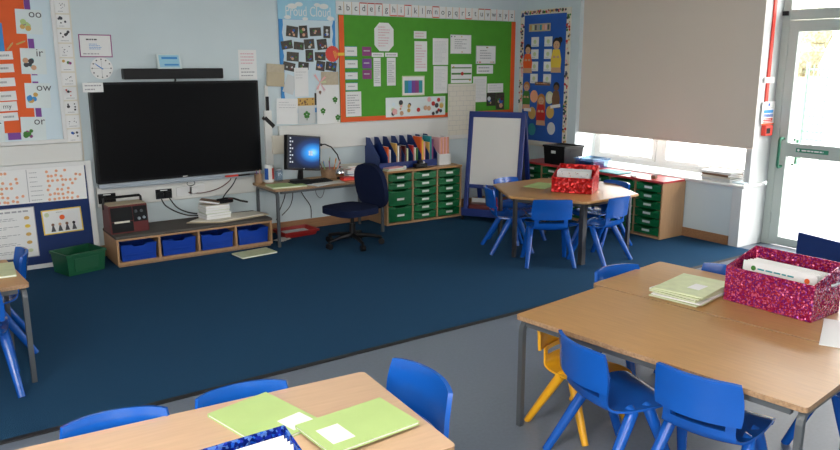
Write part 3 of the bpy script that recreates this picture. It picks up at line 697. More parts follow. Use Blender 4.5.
for r in range(4):
    for c in range(2):
        on_blue('feeling_card', f'small white card on the blue corner board, {["left", "right"][c]} one in the {rn[r]} row of pairs', 'card', (6.345, 6.135)[c], 1.845-r*.135, card(.12, .105, 'paper', lambda b, w, h, y: (b.disc(0, 0, .024, 'lime_pale', y), b.lines(-.045, -.045, .045, -.03, 1, 'ink_soft', y))), 'small white cards on the blue corner board')
def child(hair, skin, top, h=.34, w=.17, bun=False, long=False):
    b = MB(); hr = h*.155; zc = h/2-hr*1.1
    b.prism([(hr*1.12*math.cos(a), zc+.012+hr*1.15*math.sin(a)) for a in [i*2*PI/20 for i in range(20)]], 1, -.0015, 0, hair)
    if bun: b.prism([(hr*.9+.6*hr*math.cos(a), zc+hr*.9+hr*.6*math.sin(a)) for a in [i*2*PI/14 for i in range(14)]], 1, -.0012, 0, hair)
    if long: b.prism([(-hr*1.2, zc), (hr*1.2, zc), (hr*1.3, zc-hr*2), (-hr*1.3, zc-hr*2)], 1, -.0013, 0, hair)
    b.prism([(.85*hr*math.cos(a), zc-hr*.12+.85*hr*math.sin(a)) for a in [i*2*PI/20 for i in range(20)]], 1, -.0030, -.0017, skin)
    for s_ in (-1, 1): b.disc(s_*hr*.32, zc-.002, hr*.09, 'ink', -.0037, n=8)
    b.rect(-hr*.25, zc-hr*.5, hr*.25, zc-hr*.42, 'red', -.0037)
    z1 = zc-hr*.9
    b.prism([(-w*.28, z1), (w*.28, z1), (w*.44, z1-h*.3), (w*.40, -h/2+.05), (-w*.40, -h/2+.05), (-w*.44, z1-h*.3)], 1, -.0045, -.0031, top)
    b.prism([(-w*.4, -h/2), (w*.46, -h/2), (w*.4, -h/2+.055), (-w*.36, -h/2+.055)], 1, -.0058, -.0046, skin)
    for s_ in (-1, 1): b.prism([(s_*w*.06, z1-h*.26), (s_*w*.30, z1-h*.26), (s_*w*.22, z1-h*.18), (s_*w*.04, z1-h*.2)], 1, -.0058, -.0046, skin)
    return b
on_blue('paper_child', 'paper cut-out child in orange with black hair at left of the blue corner board', 'cut-out', 6.455, 1.655, child('hair', 'skin', 'orange', .31, .17), 'paper cut-out children')
on_blue('paper_child', 'paper cut-out child in yellow with a black hair bun on the blue corner board', 'cut-out', 6.005, 1.69, child('hair', 'skin', 'yellow', .36, .18, True), 'paper cut-out children')
on_blue('paper_child', 'paper cut-out child in green with ginger hair, lower left of the blue corner board', 'cut-out', 6.46, 1.24, child('hair_ginger', 'skin', 'leaf', .30, .15), 'paper cut-out children')
on_blue('paper_child', 'paper cut-out child in red with ginger hair at lower centre of the blue corner board', 'cut-out', 6.215, 1.09, child('hair_ginger', 'skin', 'red', .34, .17, long=True), 'paper cut-out children')
on_blue('paper_child', 'paper cut-out child with dark skin and black hair, lower right of the blue corner board', 'cut-out', 5.985, 1.26, child('hair', 'skin_dark', 'brown', .27, .14), 'paper cut-out children')
on_blue('name_strip', 'brown lettered strip across the middle of the blue corner board', 'sign', 6.205, 1.385, card(.24, .04, 'brown', lambda b, w, h, y: b.lines(-.1, -.01, .1, .012, 1, 'dot_orange', y)))
for yw, z, k, lb in ((6.335, 1.24, 'dot_orange', 'peach paper disc, upper left of the six on the blue corner board'), (6.085, 1.235, 'lime_pale', 'pale green paper disc, upper right of the six on the blue corner board'), (6.36, 1.05, 'gold', 'amber paper disc, middle left of the six on the blue corner board'), (6.07, 1.075, 'gold', 'amber paper disc, middle right of the six on the blue corner board'), (6.355, .865, 'teal', 'teal paper disc, lower left of the six on the blue corner board'), (6.045, .895, 'paper_grey', 'grey paper disc, lower right of the six on the blue corner board')):
    b = MB(); b.prism([(.062*math.cos(2*PI*i/24), .07*math.sin(2*PI*i/24)) for i in range(24)], 1, -.0012, 0, k); b.disc(0, 0, .04, 'paper_cream', -.0018, rz=.045) if k == 'lime_pale' else None
    on_blue('paper_disc', lb, 'disc', yw, z, b, 'paper discs on the blue corner board')
o = on_blue('name_tag', 'tilted white tag beside the dark skinned paper child', 'tag', 5.985, 1.145, card(.15, .035)); o.location.x = XR-.0195; o.rotation_euler = (0, -.15, -PI/2)
o = on_blue('name_tag', 'white tag under the green paper child', 'tag', 6.43, 1.085, card(.12, .035)); o.location.x = XR-.0195

# sockets and leads under the television
def socket(lbl, x, z, k, cat='socket', plugs=2):
    t = thing('wall_socket', lbl, cat, (x, YB-.041, z), group='sockets on the white trunking')
    b = MB(); b.box(-.07, .07, -.008, 0, -.042, .042, k, .003); b.build('plate', t)
    for i in range(plugs):
        xx = -.034+i*.068; b = MB(); b.box(xx-.024, xx+.024, -.04, -.0085, -.03, .018, k, .005); b.build('plug', t)
    if k == 'black':
        b = MB(); b.box(-.03, .03, -.0095, -.0085, .028, .036, 'label_white'); b.build('switch', t)
socket('black double socket with two plugs below the television', 1.865, .497, 'black')
socket('dark socket on the trunking behind the radio', 1.395, .505, 'black', plugs=1)
socket('white socket right of the black double socket', 2.045, .50, 'white_gloss', plugs=0)
socket('white socket with a plug, furthest right below the television', 2.16, .512, 'white_gloss', plugs=1)
def cable(lbl, pts, r, k, name='cable'):
    # smooth by Catmull-Rom
    P = [Vector(p) for p in pts]; P = [P[0]]+P+[P[-1]]; out = []
    for i in range(1, len(P)-2):
        for j in range(8):
            u = j/8; a, b_, c, d = P[i-1:i+3]
            out.append(.5*((2*b_)+(c-a)*u+(2*a-5*b_+4*c-d)*u*u+(3*b_-a-3*c+d)*u**3))
    out.append(P[-2]); b = MB(); b.tube(out, r, k, 6); return tag(b.build(name, smooth=True), lbl, 'cable')
cable('left black lead drooping from the double socket to the bench', [(1.83, YB-.085, .46), (1.86, YB-.10, .40), (1.95, YB-.10, .335), (2.05, YB-.13, .297), (2.16, YB-.17, .292)], .0055, 'black')
cable('right black lead drooping from the double socket to the bench', [(1.90, YB-.085, .46), (1.95, YB-.11, .38), (2.03, YB-.12, .33), (2.14, YB-.12, .30), (2.24, YB-.15, .292)], .0055, 'black')
cable('thin red lead looping along the trunking', [(2.08, YB-.05, .49), (2.2, YB-.06, .475), (2.35, YB-.06, .50), (2.46, YB-.06, .56), (2.47, YB-.07, .605)], .004, 'maroon')
cable('black lead running down from the television to the stacked books', [(2.52, YB-.09, .60), (2.48, YB-.09, .53), (2.40, YB-.10, .45), (2.35, YB-.12, .395)], .0055, 'black')

# ------------------------------------------------------------------ bench of blue trays
BX0, BX1, BY0, BY1, BH = 1.34, 2.672, 6.115, 6.545, .245
t = thing('storage_bench', 'low wooden bench with a dark grey top holding blue trays', 'bench', ((BX0+BX1)/2, (BY0+BY1)/2, .006))
hw, hd = (BX1-BX0)/2, (BY1-BY0)/2
b = MB(); b.box(-hw, hw, -hd, hd, .02, .042, 'beech_x', .002); b.box(-hw, hw, hd-.015, hd, .042, BH-.03, 'beech_x')
for i in range(5):
    x = -hw+i*(2*hw-.018)/4; b.box(x, x+.018, -hd, hd-.016, .042, BH-.03, 'beech_x', .002)
b.box(-hw, hw, -hd, hd, BH-.0295, BH-.014, 'beech_x', .002); b.box(-hw+.01, hw-.01, -hd+.02, hd-.02, 0, .02, 'edge'); b.build('carcass', t)
b = MB(); b.box(-hw-.005, hw+.005, -hd-.004, hd, BH-.0135, BH+.012, 'grey_top', .008); b.build('cushion_top', t)
def tray(mb, w, h, d, k):
    # tray with lip, scooped front and tapered front face
    mb.prism([(-w/2+.012, 0), (w/2-.012, 0), (w/2, h), (w*.2, h), (w*.13, h-.02), (-w*.13, h-.02), (-w*.2, h), (-w/2, h)], 1, -.004, .0, k)
    mb.box(-w/2+.012, w/2-.012, 0, d, 0, .004, k)
    for s_ in (-1, 1): mb.box(s_*(w/2-.010)-.002, s_*(w/2-.010)+.002, 0, d, .0, h, k)
    mb.box(-w/2+.012, w/2-.012, d-.004, d, 0, h, k)
    for s_ in (-1, 1): mb.box(s_*w*.35-w*.15, s_*w*.35+w*.15, -.014, -.0035, h-.012, h, k, .003)
for i in range(4):
    b = MB(); cwid = (2*hw-.018)/4; tray(b, cwid-.045, .135, .36, 'blue_tray')
    for zz in (.03, .05): b.box(-cwid*.36, cwid*.36, -.007, -.0038, zz, zz+.006, 'blue_tray', .002)
    b.build('tray', t, loc=(-hw+.009+cwid*(i+.5), -hd+.02, .043))

# radio on the bench
RX, RY = 1.478, 6.33
BT = BH+.012+.0065
t = thing('cassette_radio', 'dark red portable radio cassette player on the grey bench top', 'radio', (RX, RY, BT), .04)
b = MB(); b.prism([(-.11, 0), (.11, 0), (.11, .225), (-.085, .225)], 0, -.152, .152, 'maroon', .004); b.build('case', t)
b = MB(); Tr = Matrix.Rotation(-math.atan2(.025, .225), 4, 'X')
b.box(-.142, .028, -.006, -.001, .10, .212, 'black', .002, T=Matrix.Translation((0, -.11, 0)) @ Tr); b.box(-.142, .028, -.006, -.001, .010, .094, 'black', .002, T=Matrix.Translation((0, -.11, 0)) @ Tr); b.build('cassette_door', t)
b = MB(); b.box(.034, .146, -.006, -.001, .085, .212, 'black', .002, T=Matrix.Translation((0, -.11, 0)) @ Tr); b.build('control_panel', t)
b = MB(); b.box(-.12, .0, -.009, -.0062, .085, .10, 'paper_cream', .001, T=Matrix.Translation((0, -.11, 0)) @ Tr); b.build('cassette_tape', t)
for x, z in ((.075, .11), (.115, .115), (.10, .17), (.055, .17)):
    b = MB(); b.cone((x, -.13+z*.11, z), (x, -.117+z*.11, z), .011, .012, 'silver' if z < .15 else 'steel', 12); b.build('knob', t, True)
b = MB(); b.box(-.148, .148, -.08, .105, .2255, .229, 'beige_card', .001); b.build('top_plate', t)
b = MB(); b.tube([(-.15, .06, .18), (-.15, .06, .262), (-.14, .06, .272), (.14, .06, .272), (.15, .06, .262), (.15, .06, .18)], .011, 'black', 8); b.build('carry_handle', t, True)

# card folder, books and remote on the bench
t = thing('card_folder', 'large buff card folder lying open on the bench', 'folder', (2.34, 6.335, BT+.001), .03)
t.scale = (1.1, 1.05, 1)
b = MB(); b.prism([(-.34, -.02), (-.10, -.175), (.33, -.09), (.30, .09), (-.12, .16)], 2, 0, .006, 'beige_card'); b.build('cover', t)
b = MB(); b.prism([(-.31, -.015), (-.10, -.155), (.29, -.08), (.27, .08), (-.12, .14)], 2, .0064, .014, 'paper_cream'); b.build('pages', t)
z = BT+.0155
st = [(.0, .23, .17, .028, 'paper_cream', 'cream paperback at the bottom of the bench book stack'), (.06, .24, .17, .022, 'paper_grey', 'grey paperback second from the bottom of the bench book stack'), (-.08, .22, .165, .026, 'lime_pale', 'pale green paperback third from the bottom of the bench book stack'), (.03, .23, .16, .02, 'paper', 'white paperback fourth from the bottom of the bench book stack'), (-.05, .22, .165, .024, 'paper_cream', 'cream paperback fifth from the bottom of the bench book stack')]
def book(name, lbl, loc, rz, w, d, h, k, group=None, rot=None, cat='book'):
    t = thing(name, lbl, cat, loc, rz, group, rot)
    b = MB(); b.box(-w/2+.003, w/2-.003, -d/2+.003, d/2-.0031, .0022, h-.0022, 'paper'); b.build('pages', t)
    b = MB(); b.box(-w/2, w/2, -d/2, d/2, 0, .002, k); b.box(-w/2, w/2, -d/2, d/2, h-.002, h, k); b.box(-w/2, w/2, d/2-.003, d/2, .002, h-.002, k); b.build('cover', t)
    return t
for a, w, d, h, k, lb in st:
    book('paperback', lb, (2.235, 6.35, z), a+.1, w, d, h, k, 'books stacked on the bench'); z += h+.0005
book('paperback', 'tilted paperback with dark spine lying on top of the bench book stack', (2.20, 6.35, z+.014), .5, .17, .11, .02, 'brown', 'books stacked on the bench', rot=(0, .15, -.5))
t = thing('strapped_case', 'black case with a trailing strap on top of the bench book stack', 'case', (2.33, 6.35, z+.001))
b = MB(); b.box(-.06, .07, -.05, .05, 0, .032, 'black', .012); b.build('body', t)
b = MB(); b.tube([(-.08, -.03, .03), (0, -.03, .042), (.08, -.02, .03), (.15, 0, .0), (.22, .01, -.02)], .009, 'black'); b.build('strap', t, True)
b = MB(); b.box(.02, .06, -.052, -.03, .0325, .04, 'maroon', .003); b.build('switch', t)
# green book on the floor in front
t = book('exercise_book', 'pale green exercise book lying on the carpet before the bench', (2.42, 5.93, .007), -.12+.22, .33, .2, .012, 'lime_pale')
# green crate on the floor left of the bench
def crate(name, lbl, loc, rz, w, d, h, k, flare=.02, cat='box'):
    t = thing(name, lbl, cat, loc, rz); b = MB(); q = bmesh.new(); th = .005
    def ring(s, z, o): return [q.verts.new((x*(w/2+s-o), y*(d/2+s-o), z)) for x, y in ((-1, -1), (1, -1), (1, 1), (-1, 1))]
    R = [ring(0, 0, 0), ring(flare, h, 0), ring(flare, h, th), ring(0, th, th)]
    for a, c in zip(R, R[1:]):
        for i in range(4): q.faces.new((a[i], a[(i+1) % 4], c[(i+1) % 4], c[i]))
    q.faces.new(R[0][::-1]); q.faces.new(R[3]); b.merge(q, k); b.build('shell', t)
    b = MB(); W, D = w/2+flare, d/2+flare
    b.box(-W-.008, W+.008, -D-.008, -D+.001, h-.02, h+.002, k, .003); b.box(-W-.008, W+.008, D-.001, D+.008, h-.02, h+.002, k, .003)
    b.box(-W-.008, -W+.001, -D, D, h-.02, h+.002, k, .003); b.box(W-.001, W+.008, -D, D, h-.02, h+.002, k, .003); b.build('rim', t)
    return t
t = crate('plastic_crate', 'dark green plastic crate on the carpet left of the bench', (1.075, 6.235, .0065), .30, .29, .23, .17, 'green_dark', .012)
b = MB(); b.box(-.1, .1, -.127, -.119, .03, .13, 'green_dark', .003); b.build('raised_panel', t)

# ------------------------------------------------------------------ tables
def rail(b, x0, y0, x1, y1, z, r=.012, k='steel'): b.tube([(x0, y0, z), (x1, y1, z)], r, k, sq=True)
def table(lbl, cx, cy, rz, L, W, h, group=None, legins=.024, wood='beech'):
    """L along local x, W along local y"""
    t = thing('classroom_table', lbl, 'table', (cx, cy, .006 if cy > 3.6 else .0005), rz, group); th = .02
    b = MB(); c = .018; pts = []
    for sx, sy in ((1, 1), (-1, 1), (-1, -1), (1, -1)):
        a0 = {(1, 1): 0, (-1, 1): PI/2, (-1, -1): PI, (1, -1): 1.5*PI}[(sx, sy)]
        for i in range(5): a = a0+i*PI/8; pts.append((sx*(L/2-c)+c*math.cos(a), sy*(W/2-c)+c*math.sin(a)))
    f = b.prism(pts, 2, h-th, h, wood); ei = b.mi('edge')
    b.bm.normal_update()
    for q in f:
        if abs(q.normal.z) < .5: q.material_index = ei
    b.build('tabletop', t)
    zr = h-th-.0135; X, Y = L/2-legins, W/2-legins
    b = MB(); rail(b, -X+.03, Y, X-.03, Y, zr); rail(b, -X+.03, -Y, X-.03, -Y, zr); b.build('frame_rail', t)
    for sx in (-1, 1):
        for sy in (-1, 1):
            b = MB(); R = .04
            p = [(sx*X, sy*Y, 0), (sx*X, sy*Y, zr-R)]+[(sx*X, sy*(Y-R+R*math.cos(a)), zr-R+R*math.sin(a)) for a in (PI/8, PI/4, 3*PI/8, PI/2)]+[(sx*X, sy*.002, zr)]
            b.tube(p, .0118, 'steel', sq=True); b.build('leg', t)
    return t
TH = .53
def rect_from(c, u, L, W):   # corner c, direction u along L, W to the right-hand normal (u rotated -90)
    ux, uy = u; n = math.hypot(ux, uy); ux, uy = ux/n, uy/n; vx, vy = uy, -ux
    return c[0]+ux*L/2+vx*W/2, c[1]+uy*L/2+vy*W/2, math.atan2(uy, ux)
# near-right pair: corner nearest the camera side and the direction of the long edge
GA = 'pair of tables pushed together at the right'
xa, ya, ra = rect_from((2.15, 2.33), (.99, .12), .635, 1.235)
table('beech topped classroom table nearest the camera in the right-hand pair', xa, ya, ra+PI/2, 1.235, .635, TH)
xb, yb, rb = rect_from((2.786, 2.462), (.99, .12), .645, 1.235)
table('beech topped classroom table at the far side of the right-hand pair, under the pink box', xb, yb, rb+PI/2, 1.235, .64, TH)
# foreground table, bottom left
xc, yc, rc = rect_from((1.282, 2.182), (-.085, -.995), .62, 1.235)
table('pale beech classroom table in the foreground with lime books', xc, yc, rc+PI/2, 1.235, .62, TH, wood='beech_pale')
# table at the left edge
xd, yd, rd = rect_from((.47, 4.07), (-.06, .60), .60, 1.2)
table('classroom table cut by the left edge of the picture', .447-.6, 4.335, .06, 1.2, .60, TH)
# hexagonal table
HX, HY, HR = 4.745, 4.575, .645
t = thing('hexagonal_table', 'hexagonal beech table by the drawer units with blue chairs round it', 'table', (HX, HY, .006), .02)
b = MB(); f = b.prism([(HR*math.cos(i*PI/3), HR*math.sin(i*PI/3)) for i in range(6)], 2, TH-.02, TH, 'beech', .004); b.build('tabletop', t)
b = MB()
for i in range(6):
    a, c = i*PI/3, (i+1)*PI/3; r = HR-.075; b.tube([(r*math.cos(a), r*math.sin(a), TH-.04), (r*math.cos(c), r*math.sin(c), TH-.04)], .014, 'steel_dark', sq=True)
b.build('frame_rail', t)
for i in range(6):
    a = i*PI/3; r = HR-.075; b = MB(); w = .014 if i != 4 else .022; b.tube([(r*math.cos(a), r*math.sin(a), 0), (r*math.cos(a), r*math.sin(a), TH-.02)], w, 'steel_dark', sq=True); b.build('leg', t)
# desk under the monitor
DX0, DX1, DY0, DY1 = 2.66, 3.82, 5.99, 6.50
t = table('narrow desk against the back wall carrying the monitor', (DX0+DX1)/2, (DY0+DY1)/2, 0, DX1-DX0, DY1-DY0, TH-.006, legins=.036)
DZ = TH+.0005

# ------------------------------------------------------------------ chairs
def interp(P, n):
    out = []; m = len(P)-1
    for j in range(n):
        u = j/(n-1)*m; i = min(int(u), m-1); f = u-i
        a, b_, c, d = P[max(i-1, 0)], P[i], P[i+1], P[min(i+2, m)]
        out.append(tuple(.5*((2*b_[k])+(c[k]-a[k])*f+(2*a[k]-5*b_[k]+4*c[k]-d[k])*f*f+(3*b_[k]-a[k]-3*c[k]+d[k])*f**3) for k in range(len(b_))))
    return out
def shell(b, prof, nu, nv, cup, th, k, hole=None, round_top=0):
    # prof rows: y, z, halfwidth, wrap (forward curl at the sides), dish (upward curl)
    rows = interp(prof, nv); q = bmesh.new(); V = []
    for j, (y, z, hwid, wr, di) in enumerate(rows):
        V.append([])
        for i in range(nu):
            u = -1+2*i/(nu-1); zz = z+di*u*u
            if round_top: zz -= round_top*(abs(u)**5)*(j/(nv-1))**3
            V[-1].append(q.verts.new((u*hwid, y+wr*u*u, zz)))
    for j in range(nv-1):
        for i in range(nu-1):
            if hole and hole(j/(nv-1), -1+2*(i+.5)/(nu-1)): continue
            q.faces.new((V[j][i], V[j][i+1], V[j+1][i+1], V[j+1][i]))
    bmesh.ops.recalc_face_normals(q, faces=q.faces[:])
    bmesh.ops.solidify(q, geom=q.faces[:], thickness=th)
    for v in [v for v in q.verts if not v.link_faces]: q.verts.remove(v)
    b.merge(q, k)
def make_chair(lbl, k, s=1.0, group=None):
    t = thing('classroom_chair', lbl, 'chair', (0, 0, 0), 0, group)
    b = MB()
    shell(b, [(.185, .268, .150, 0, .004), (.178, .292, .160, 0, .006), (.12, .300, .168, 0, .008), (.03, .292, .168, 0, .010), (-.07, .288, .158, 0, .014), (-.13, .296, .146, .004, .014), (-.163, .322, .138, .014, .006), (-.175, .358, .134, .022, 0), (-.182, .41, .136, .028, 0)], 17, 34, 0, .009, k,
          hole=lambda v, u: .86 < v < .93 and abs(u) < .72)
    b.build('seat', t, True)
    b = MB()
    shell(b, [(-.212, .394, .158, .040, 0), (-.216, .43, .162, .043, 0), (-.220, .47, .162, .045, 0), (-.229, .52, .159, .045, 0), (-.236, .559, .154, .043, 0)], 17, 12, 0, .015, k, round_top=.007)
    b.build('backrest', t, True)
    for sx in (-1, 1):
        for fy, ty, fx in ((.165, .045, .178), (-.205, -.035, .192)):
            b = MB(); p0 = Vector((sx*.143, ty, .292)); p1 = Vector((sx*fx, fy, 0)); d = p1-p0
            b.tube([p0+Vector((-sx*.02, 0, .003)), p0, p0+d*.15, p0+d*.6, p1], [.0245, .0245, .024, .0205, .0175], k, 10); b.build('leg', t, True)
    for ch in t.children:
        ch.data.transform(Matrix.Diagonal((s, s, s, 1)))
    t['_s'] = s; del t['_s']
    return t
blue0 = make_chair('', 'blue_plastic'); first = [True]
def chair(lbl, bx, by, fx, fy, group=None):
    """(bx,by): point below the top of the backrest, (fx,fy): direction the sitter faces"""
    n = math.hypot(fx, fy); fx, fy = fx/n, fy/n; z = .0065 if by > 3.55 else .0005
    loc = (bx+fx*.215, by+fy*.215, z); r = ang(fx, fy)
    if first[0]:
        first[0] = False; blue0.location = loc; blue0.rotation_euler = (0, 0, r); blue0['label'] = lbl
        if group: blue0['group'] = group
        return blue0
    return dup(blue0, loc, r, lbl, group)
G1, G2, G3 = 'blue chairs at the right-hand tables', 'blue chairs at the foreground table', 'blue chairs round the hexagonal table'
chair('blue plastic chair in front of the yellow chair at the right-hand tables', 2.065, 1.895, .975, -.22, G1)
chair('blue plastic chair at the bottom right, nearest the camera at the right-hand tables', 2.175, 1.436, .975, .2, G1)
chair('blue plastic chair tucked under the far left end of the right-hand tables', 3.055, 2.555, -.1, -.99, G1)
chair('blue plastic chair behind the lime book stack on the far side of the right-hand tables', 3.56, 2.18, -.98, -.1, G1)
chair('blue plastic chair half hidden beneath the right end of the right-hand tables, bottom right', 3.08, 1.11, .27, .96, G1)
chair('blue plastic chair left of the other two along the foreground table', .455, 2.30, -.16, -.985, G2)
chair('blue plastic chair behind the lime books on the foreground table', .85, 2.265, -.113, -.993, G2)
chair('blue plastic chair at the right end of the foreground table', 1.395, 1.965, -.99, .03, G2).scale = (1.18, 1.08, 1.03)
chair('blue plastic chair squarely in front of the hexagonal table, back to the camera', 4.165, 4.115, .575, .818, G3)
chair('blue plastic chair at the right front of the hexagonal table, under the glare', 4.73, 3.90, -.14, .99, G3)
chair('blue plastic chair at the left of the hexagonal table beside the easel', 4.14, 4.90, .88, -.47, G3)
chair('blue plastic chair behind the hexagonal table near the easel', 4.62, 5.22, .05, -.99, G3)
chair('blue plastic chair between the hexagonal table and the drawer units', 5.34, 4.46, -.98, .05, G3)
chair('blue plastic chair at the end of the left edge table, facing left', .53, 4.71, -1, .05, 'blue chairs at the left edge table')
chair('blue plastic chair at the near side of the left edge table', .165, 3.93, .1, .99, 'blue chairs at the left edge table')
yc_ = make_chair('yellow plastic chair tucked under the end of the right-hand tables', 'yellow_plastic', .87)
yc_.location = (2.42, 2.165, .0005); yc_.rotation_euler = (0, 0, ang(.10, -.99))
# navy chair at the far right
t = thing('stacking_chair', 'dark navy chair with a flat back behind the pink glitter box', 'chair', (4.62, 2.11, .0005), ang(.96, -.25))
b = MB(); b.box(-.18, .18, -.2, .18, .33, .35, 'navy_plastic', .008); b.build('seat', t)
b = MB(); b.box(-.18, .18, -.195, -.178, .40, .60, 'navy_plastic', .006); b.build('backrest', t)
for sx in (-1, 1):
    b = MB(); b.tube([(sx*.15, -.24, 0), (sx*.15, -.19, .2), (sx*.15, -.172, .34), (sx*.15, -.17, .55)], .011, 'steel_black', 8); b.build('leg', t, True)
    b = MB(); b.tube([(sx*.15, .19, 0), (sx*.15, .16, .3), (sx*.15, .13, .325), (sx*.15, -.168, .325)], .011, 'steel_black', 8); b.build('leg', t, True)

# ------------------------------------------------------------------ office chair
t = thing('office_chair', 'navy fabric swivel chair at the desk', 'chair', (3.275, 5.725, .0065), ang(-.98, -.15))
def pad(b, w, d, h, k, T, n=4):
    q = bmesh.new(); bmesh.ops.create_cube(q, size=1)
    bmesh.ops.subdivide_edges(q, edges=q.edges[:], cuts=5, use_grid_fill=True)
    for v in q.verts:
        x, y, z = v.co*2; r = (abs(x)**n+abs(y)**n)**(1/n); m = max(abs(x), abs(y)); f = m/r if r > 1e-6 else 1
        v.co = Vector((x*f*w/2, y*f*d/2, z*h/2*(1-.35*min(1, m)**4)))
    return b.merge(q, k, T)
b = MB(); pad(b, .43, .42, .085, 'navy_fabric', Matrix.Translation((0, .02, .328))); b.build('seat', t, True)
b = MB(); pad(b, .41, .42, .075, 'navy_fabric', Matrix.Translation((0, -.225, .515)) @ Matrix.Rotation(math.radians(80), 4, 'X'), 2.7); b.build('backrest', t, True)
b = MB(); b.tube([(0, -.05, .28), (0, -.20, .28), (0, -.262, .315), (0, -.275, .48)], .014, 'black', 8); b.build('back_bar', t, True)
b = MB(); b.box(-.10, .10, -.08, .12, .272, .289, 'black', .004); b.cone((0, 0, .11), (0, 0, .272), .02, .016, 'black'); b.cone((0, 0, .075), (0, 0, .20), .032, .026, 'black'); b.build('gas_column', t)
for i in range(5):
    a = i*2*PI/5+.3; c, s_ = math.cos(a), math.sin(a); b = MB()
    b.tube([(0, 0, .095), (c*.14, s_*.14, .088), (c*.26, s_*.26, .068)], [.024, .018, .013], 'black', 8); lg = b.build('base_leg', t, True)
    b = MB(); d = Vector((-s_, c, 0))*.02; p = Vector((c*.26, s_*.26, .027)); b.cone(p-d, p+d, .027, .027, 'black', 14); b.cone((c*.26, s_*.26, .03), (c*.26, s_*.26, .068), .008, .008, 'black'); b.build('caster', lg, False)

# ------------------------------------------------------------------ things on the desk
t = thing('monitor', 'black computer monitor showing a blue desktop on the desk', 'monitor', (3.085, 6.29, DZ), .12)
b = MB(); b.lathe([(0, 0), (.10, 0), (.10, .008), (.03, .018), (0, .018)], 'black', (0, .06, 0)); b.build('base', t, True)
b = MB(); b.tube([(0, .06, .01), (0, .045, .12), (0, .03, .18)], [.03, .022, .025], 'black', 8); b.build('stand', t, True)
b = MB(); Tm = Matrix.Translation((0, 0, .268)) @ Matrix.Rotation(.12, 4, 'Y') @ Matrix.Rotation(-.12, 4, 'X')
b.box(-.185, .185, -.02, .035, -.16, .16, 'black', .006, T=Tm); b.build('casing', t)
b = MB(); b.box(-.168, .168, -.0225, -.0208, -.14, .145, 'desktop', T=Tm)
q0 = len(b.bm.verts)
for (x0, x1) in ((.050, .068), (.071, .092)):
    for (z0, z1) in ((-.022, -.003), (0, .020)): b.rect(x0, z0, x1, z1, 'icon', -.0232)
for i in range(8):
    for j2 in range(2 if i % 2 else 1): b.rect(-.157+j2*.022, .122-i*.031, -.143+j2*.022, .136-i*.031, 'icon', -.0232)
b.bm.verts.ensure_lookup_table()
for v in b.bm.verts[q0:]: v.co = Tm @ v.co
b.build('screen', t)
b = MB(); b.box(-.006, .006, -.0225, -.0205, -.152, -.146, 'icon', T=Tm); b.build('power_button', t)
t = thing('keyboard', 'black keyboard on the desk in front of the monitor', 'keyboard', (3.10, 6.175, DZ), .05)
b = MB(); b.prism([(-.07, 0), (.07, 0), (.07, .02), (-.07, .012)], 0, -.2, .2, 'black', .003); b.build('base', t)
b = MB()
for r_ in range(4):
    for c in range(14): b.box(-.19+c*.027, -.167+c*.027, -.055+r_*.028, -.031+r_*.028, .0145+r_*.0016, .021+r_*.0016, 'black_soft', .002, 1)
b.build('keys', t)
t = thing('paper_folder', 'green card folder lying on the left end of the desk', 'folder', (2.83, 6.13, DZ), -.1)
b = MB(); b.box(-.16, .16, -.11, .11, 0, .006, 'lime_pale', .001); b.build('back_cover', t); b = MB(); b.box(-.157, .157, -.108, .105, .0064, .011, 'paper'); b.build('papers', t); b = MB(); b.box(-.16, .16, -.11, .11, .0114, .014, 'lime', .001); b.build('front_cover', t)
t = thing('paper_sheets', 'loose cream papers on the desk before the keyboard', 'paper', (3.19, 6.06, DZ))
for i, (x, y, a, k) in enumerate(((-.02, .0, .3, 'paper'), (.03, .01, -.15, 'paper_cream'))):
    b = MB(); b.box(-.145, .145, -.075, .075, 0, .003, k, T=Matrix.Translation((x, y, .0035*i)) @ Matrix.Rotation(a, 4, 'Z')); b.build('sheet', t)
t = thing('drink_can', 'tall blue, white and red can on the desk left of the monitor', 'can', (2.80, 6.43, DZ))
b = MB(); b.lathe([(0, 0), (.042, .002), (.044, .01), (.044, .155), (.040, .165), (0, .164)], 'label_white'); b.build('body', t, True)
for a0, k in ((3.3, 'blue_card'), (5.0, 'red'), (1.5, 'blue_card')):
    b = MB(); pr = [(.0448*math.cos(a0+i*.15), .0448*math.sin(a0+i*.15)) for i in range(7)]+[(.0462*math.cos(a0+i*.15), .0462*math.sin(a0+i*.15)) for i in range(6, -1, -1)]
    b.prism(pr, 2, .03, .135, k); b.build('label_patch', t)
t = thing('pencil_pot', 'brown wooden pencil pot at the left end of the desk', 'pot', (2.70, 6.44, DZ))
b = MB(); b.lathe([(0, 0), (.036, 0), (.038, .085), (.033, .085), (.032, .005), (0, .005)], 'wood_pot'); b.build('cup', t, True)
for i, (dx, dy, k, lb) in enumerate(((-.01, 0, 'purple', 'purple pencil standing in the brown wooden pot'), (.012, .008, 'pink', 'pink pencil standing in the brown wooden pot'))):
    b = MB(); b.cone((2.70+dx, 6.44+dy, DZ+.006), (2.70+dx*1.8, 6.44+dy, DZ+.115), .004, .004, k, 6); b.cone((2.70+dx*1.8, 6.44+dy, DZ+.115), (2.70+dx*1.9, 6.44+dy, DZ+.125), .004, .0008, 'skin', 6); tag(b.build('pencil'), lb, 'pencil')
t = thing('glass_jar', 'clear glass jar on the desk between the can and the monitor', 'jar', (2.905, 6.44, DZ))
b = MB(); b.lathe([(0, .001), (.034, .001), (.036, .085), (.030, .10), (.032, .105)], 'clear'); b.build('body', t, True); b = MB(); b.cone((0, 0, .105), (0, 0, .118), .034, .034, 'silver', 18); b.build('lid', t)
t = thing('pencil_tub', 'wide tub full of coloured pencils right of the monitor', 'pot', (3.42, 6.40, DZ))
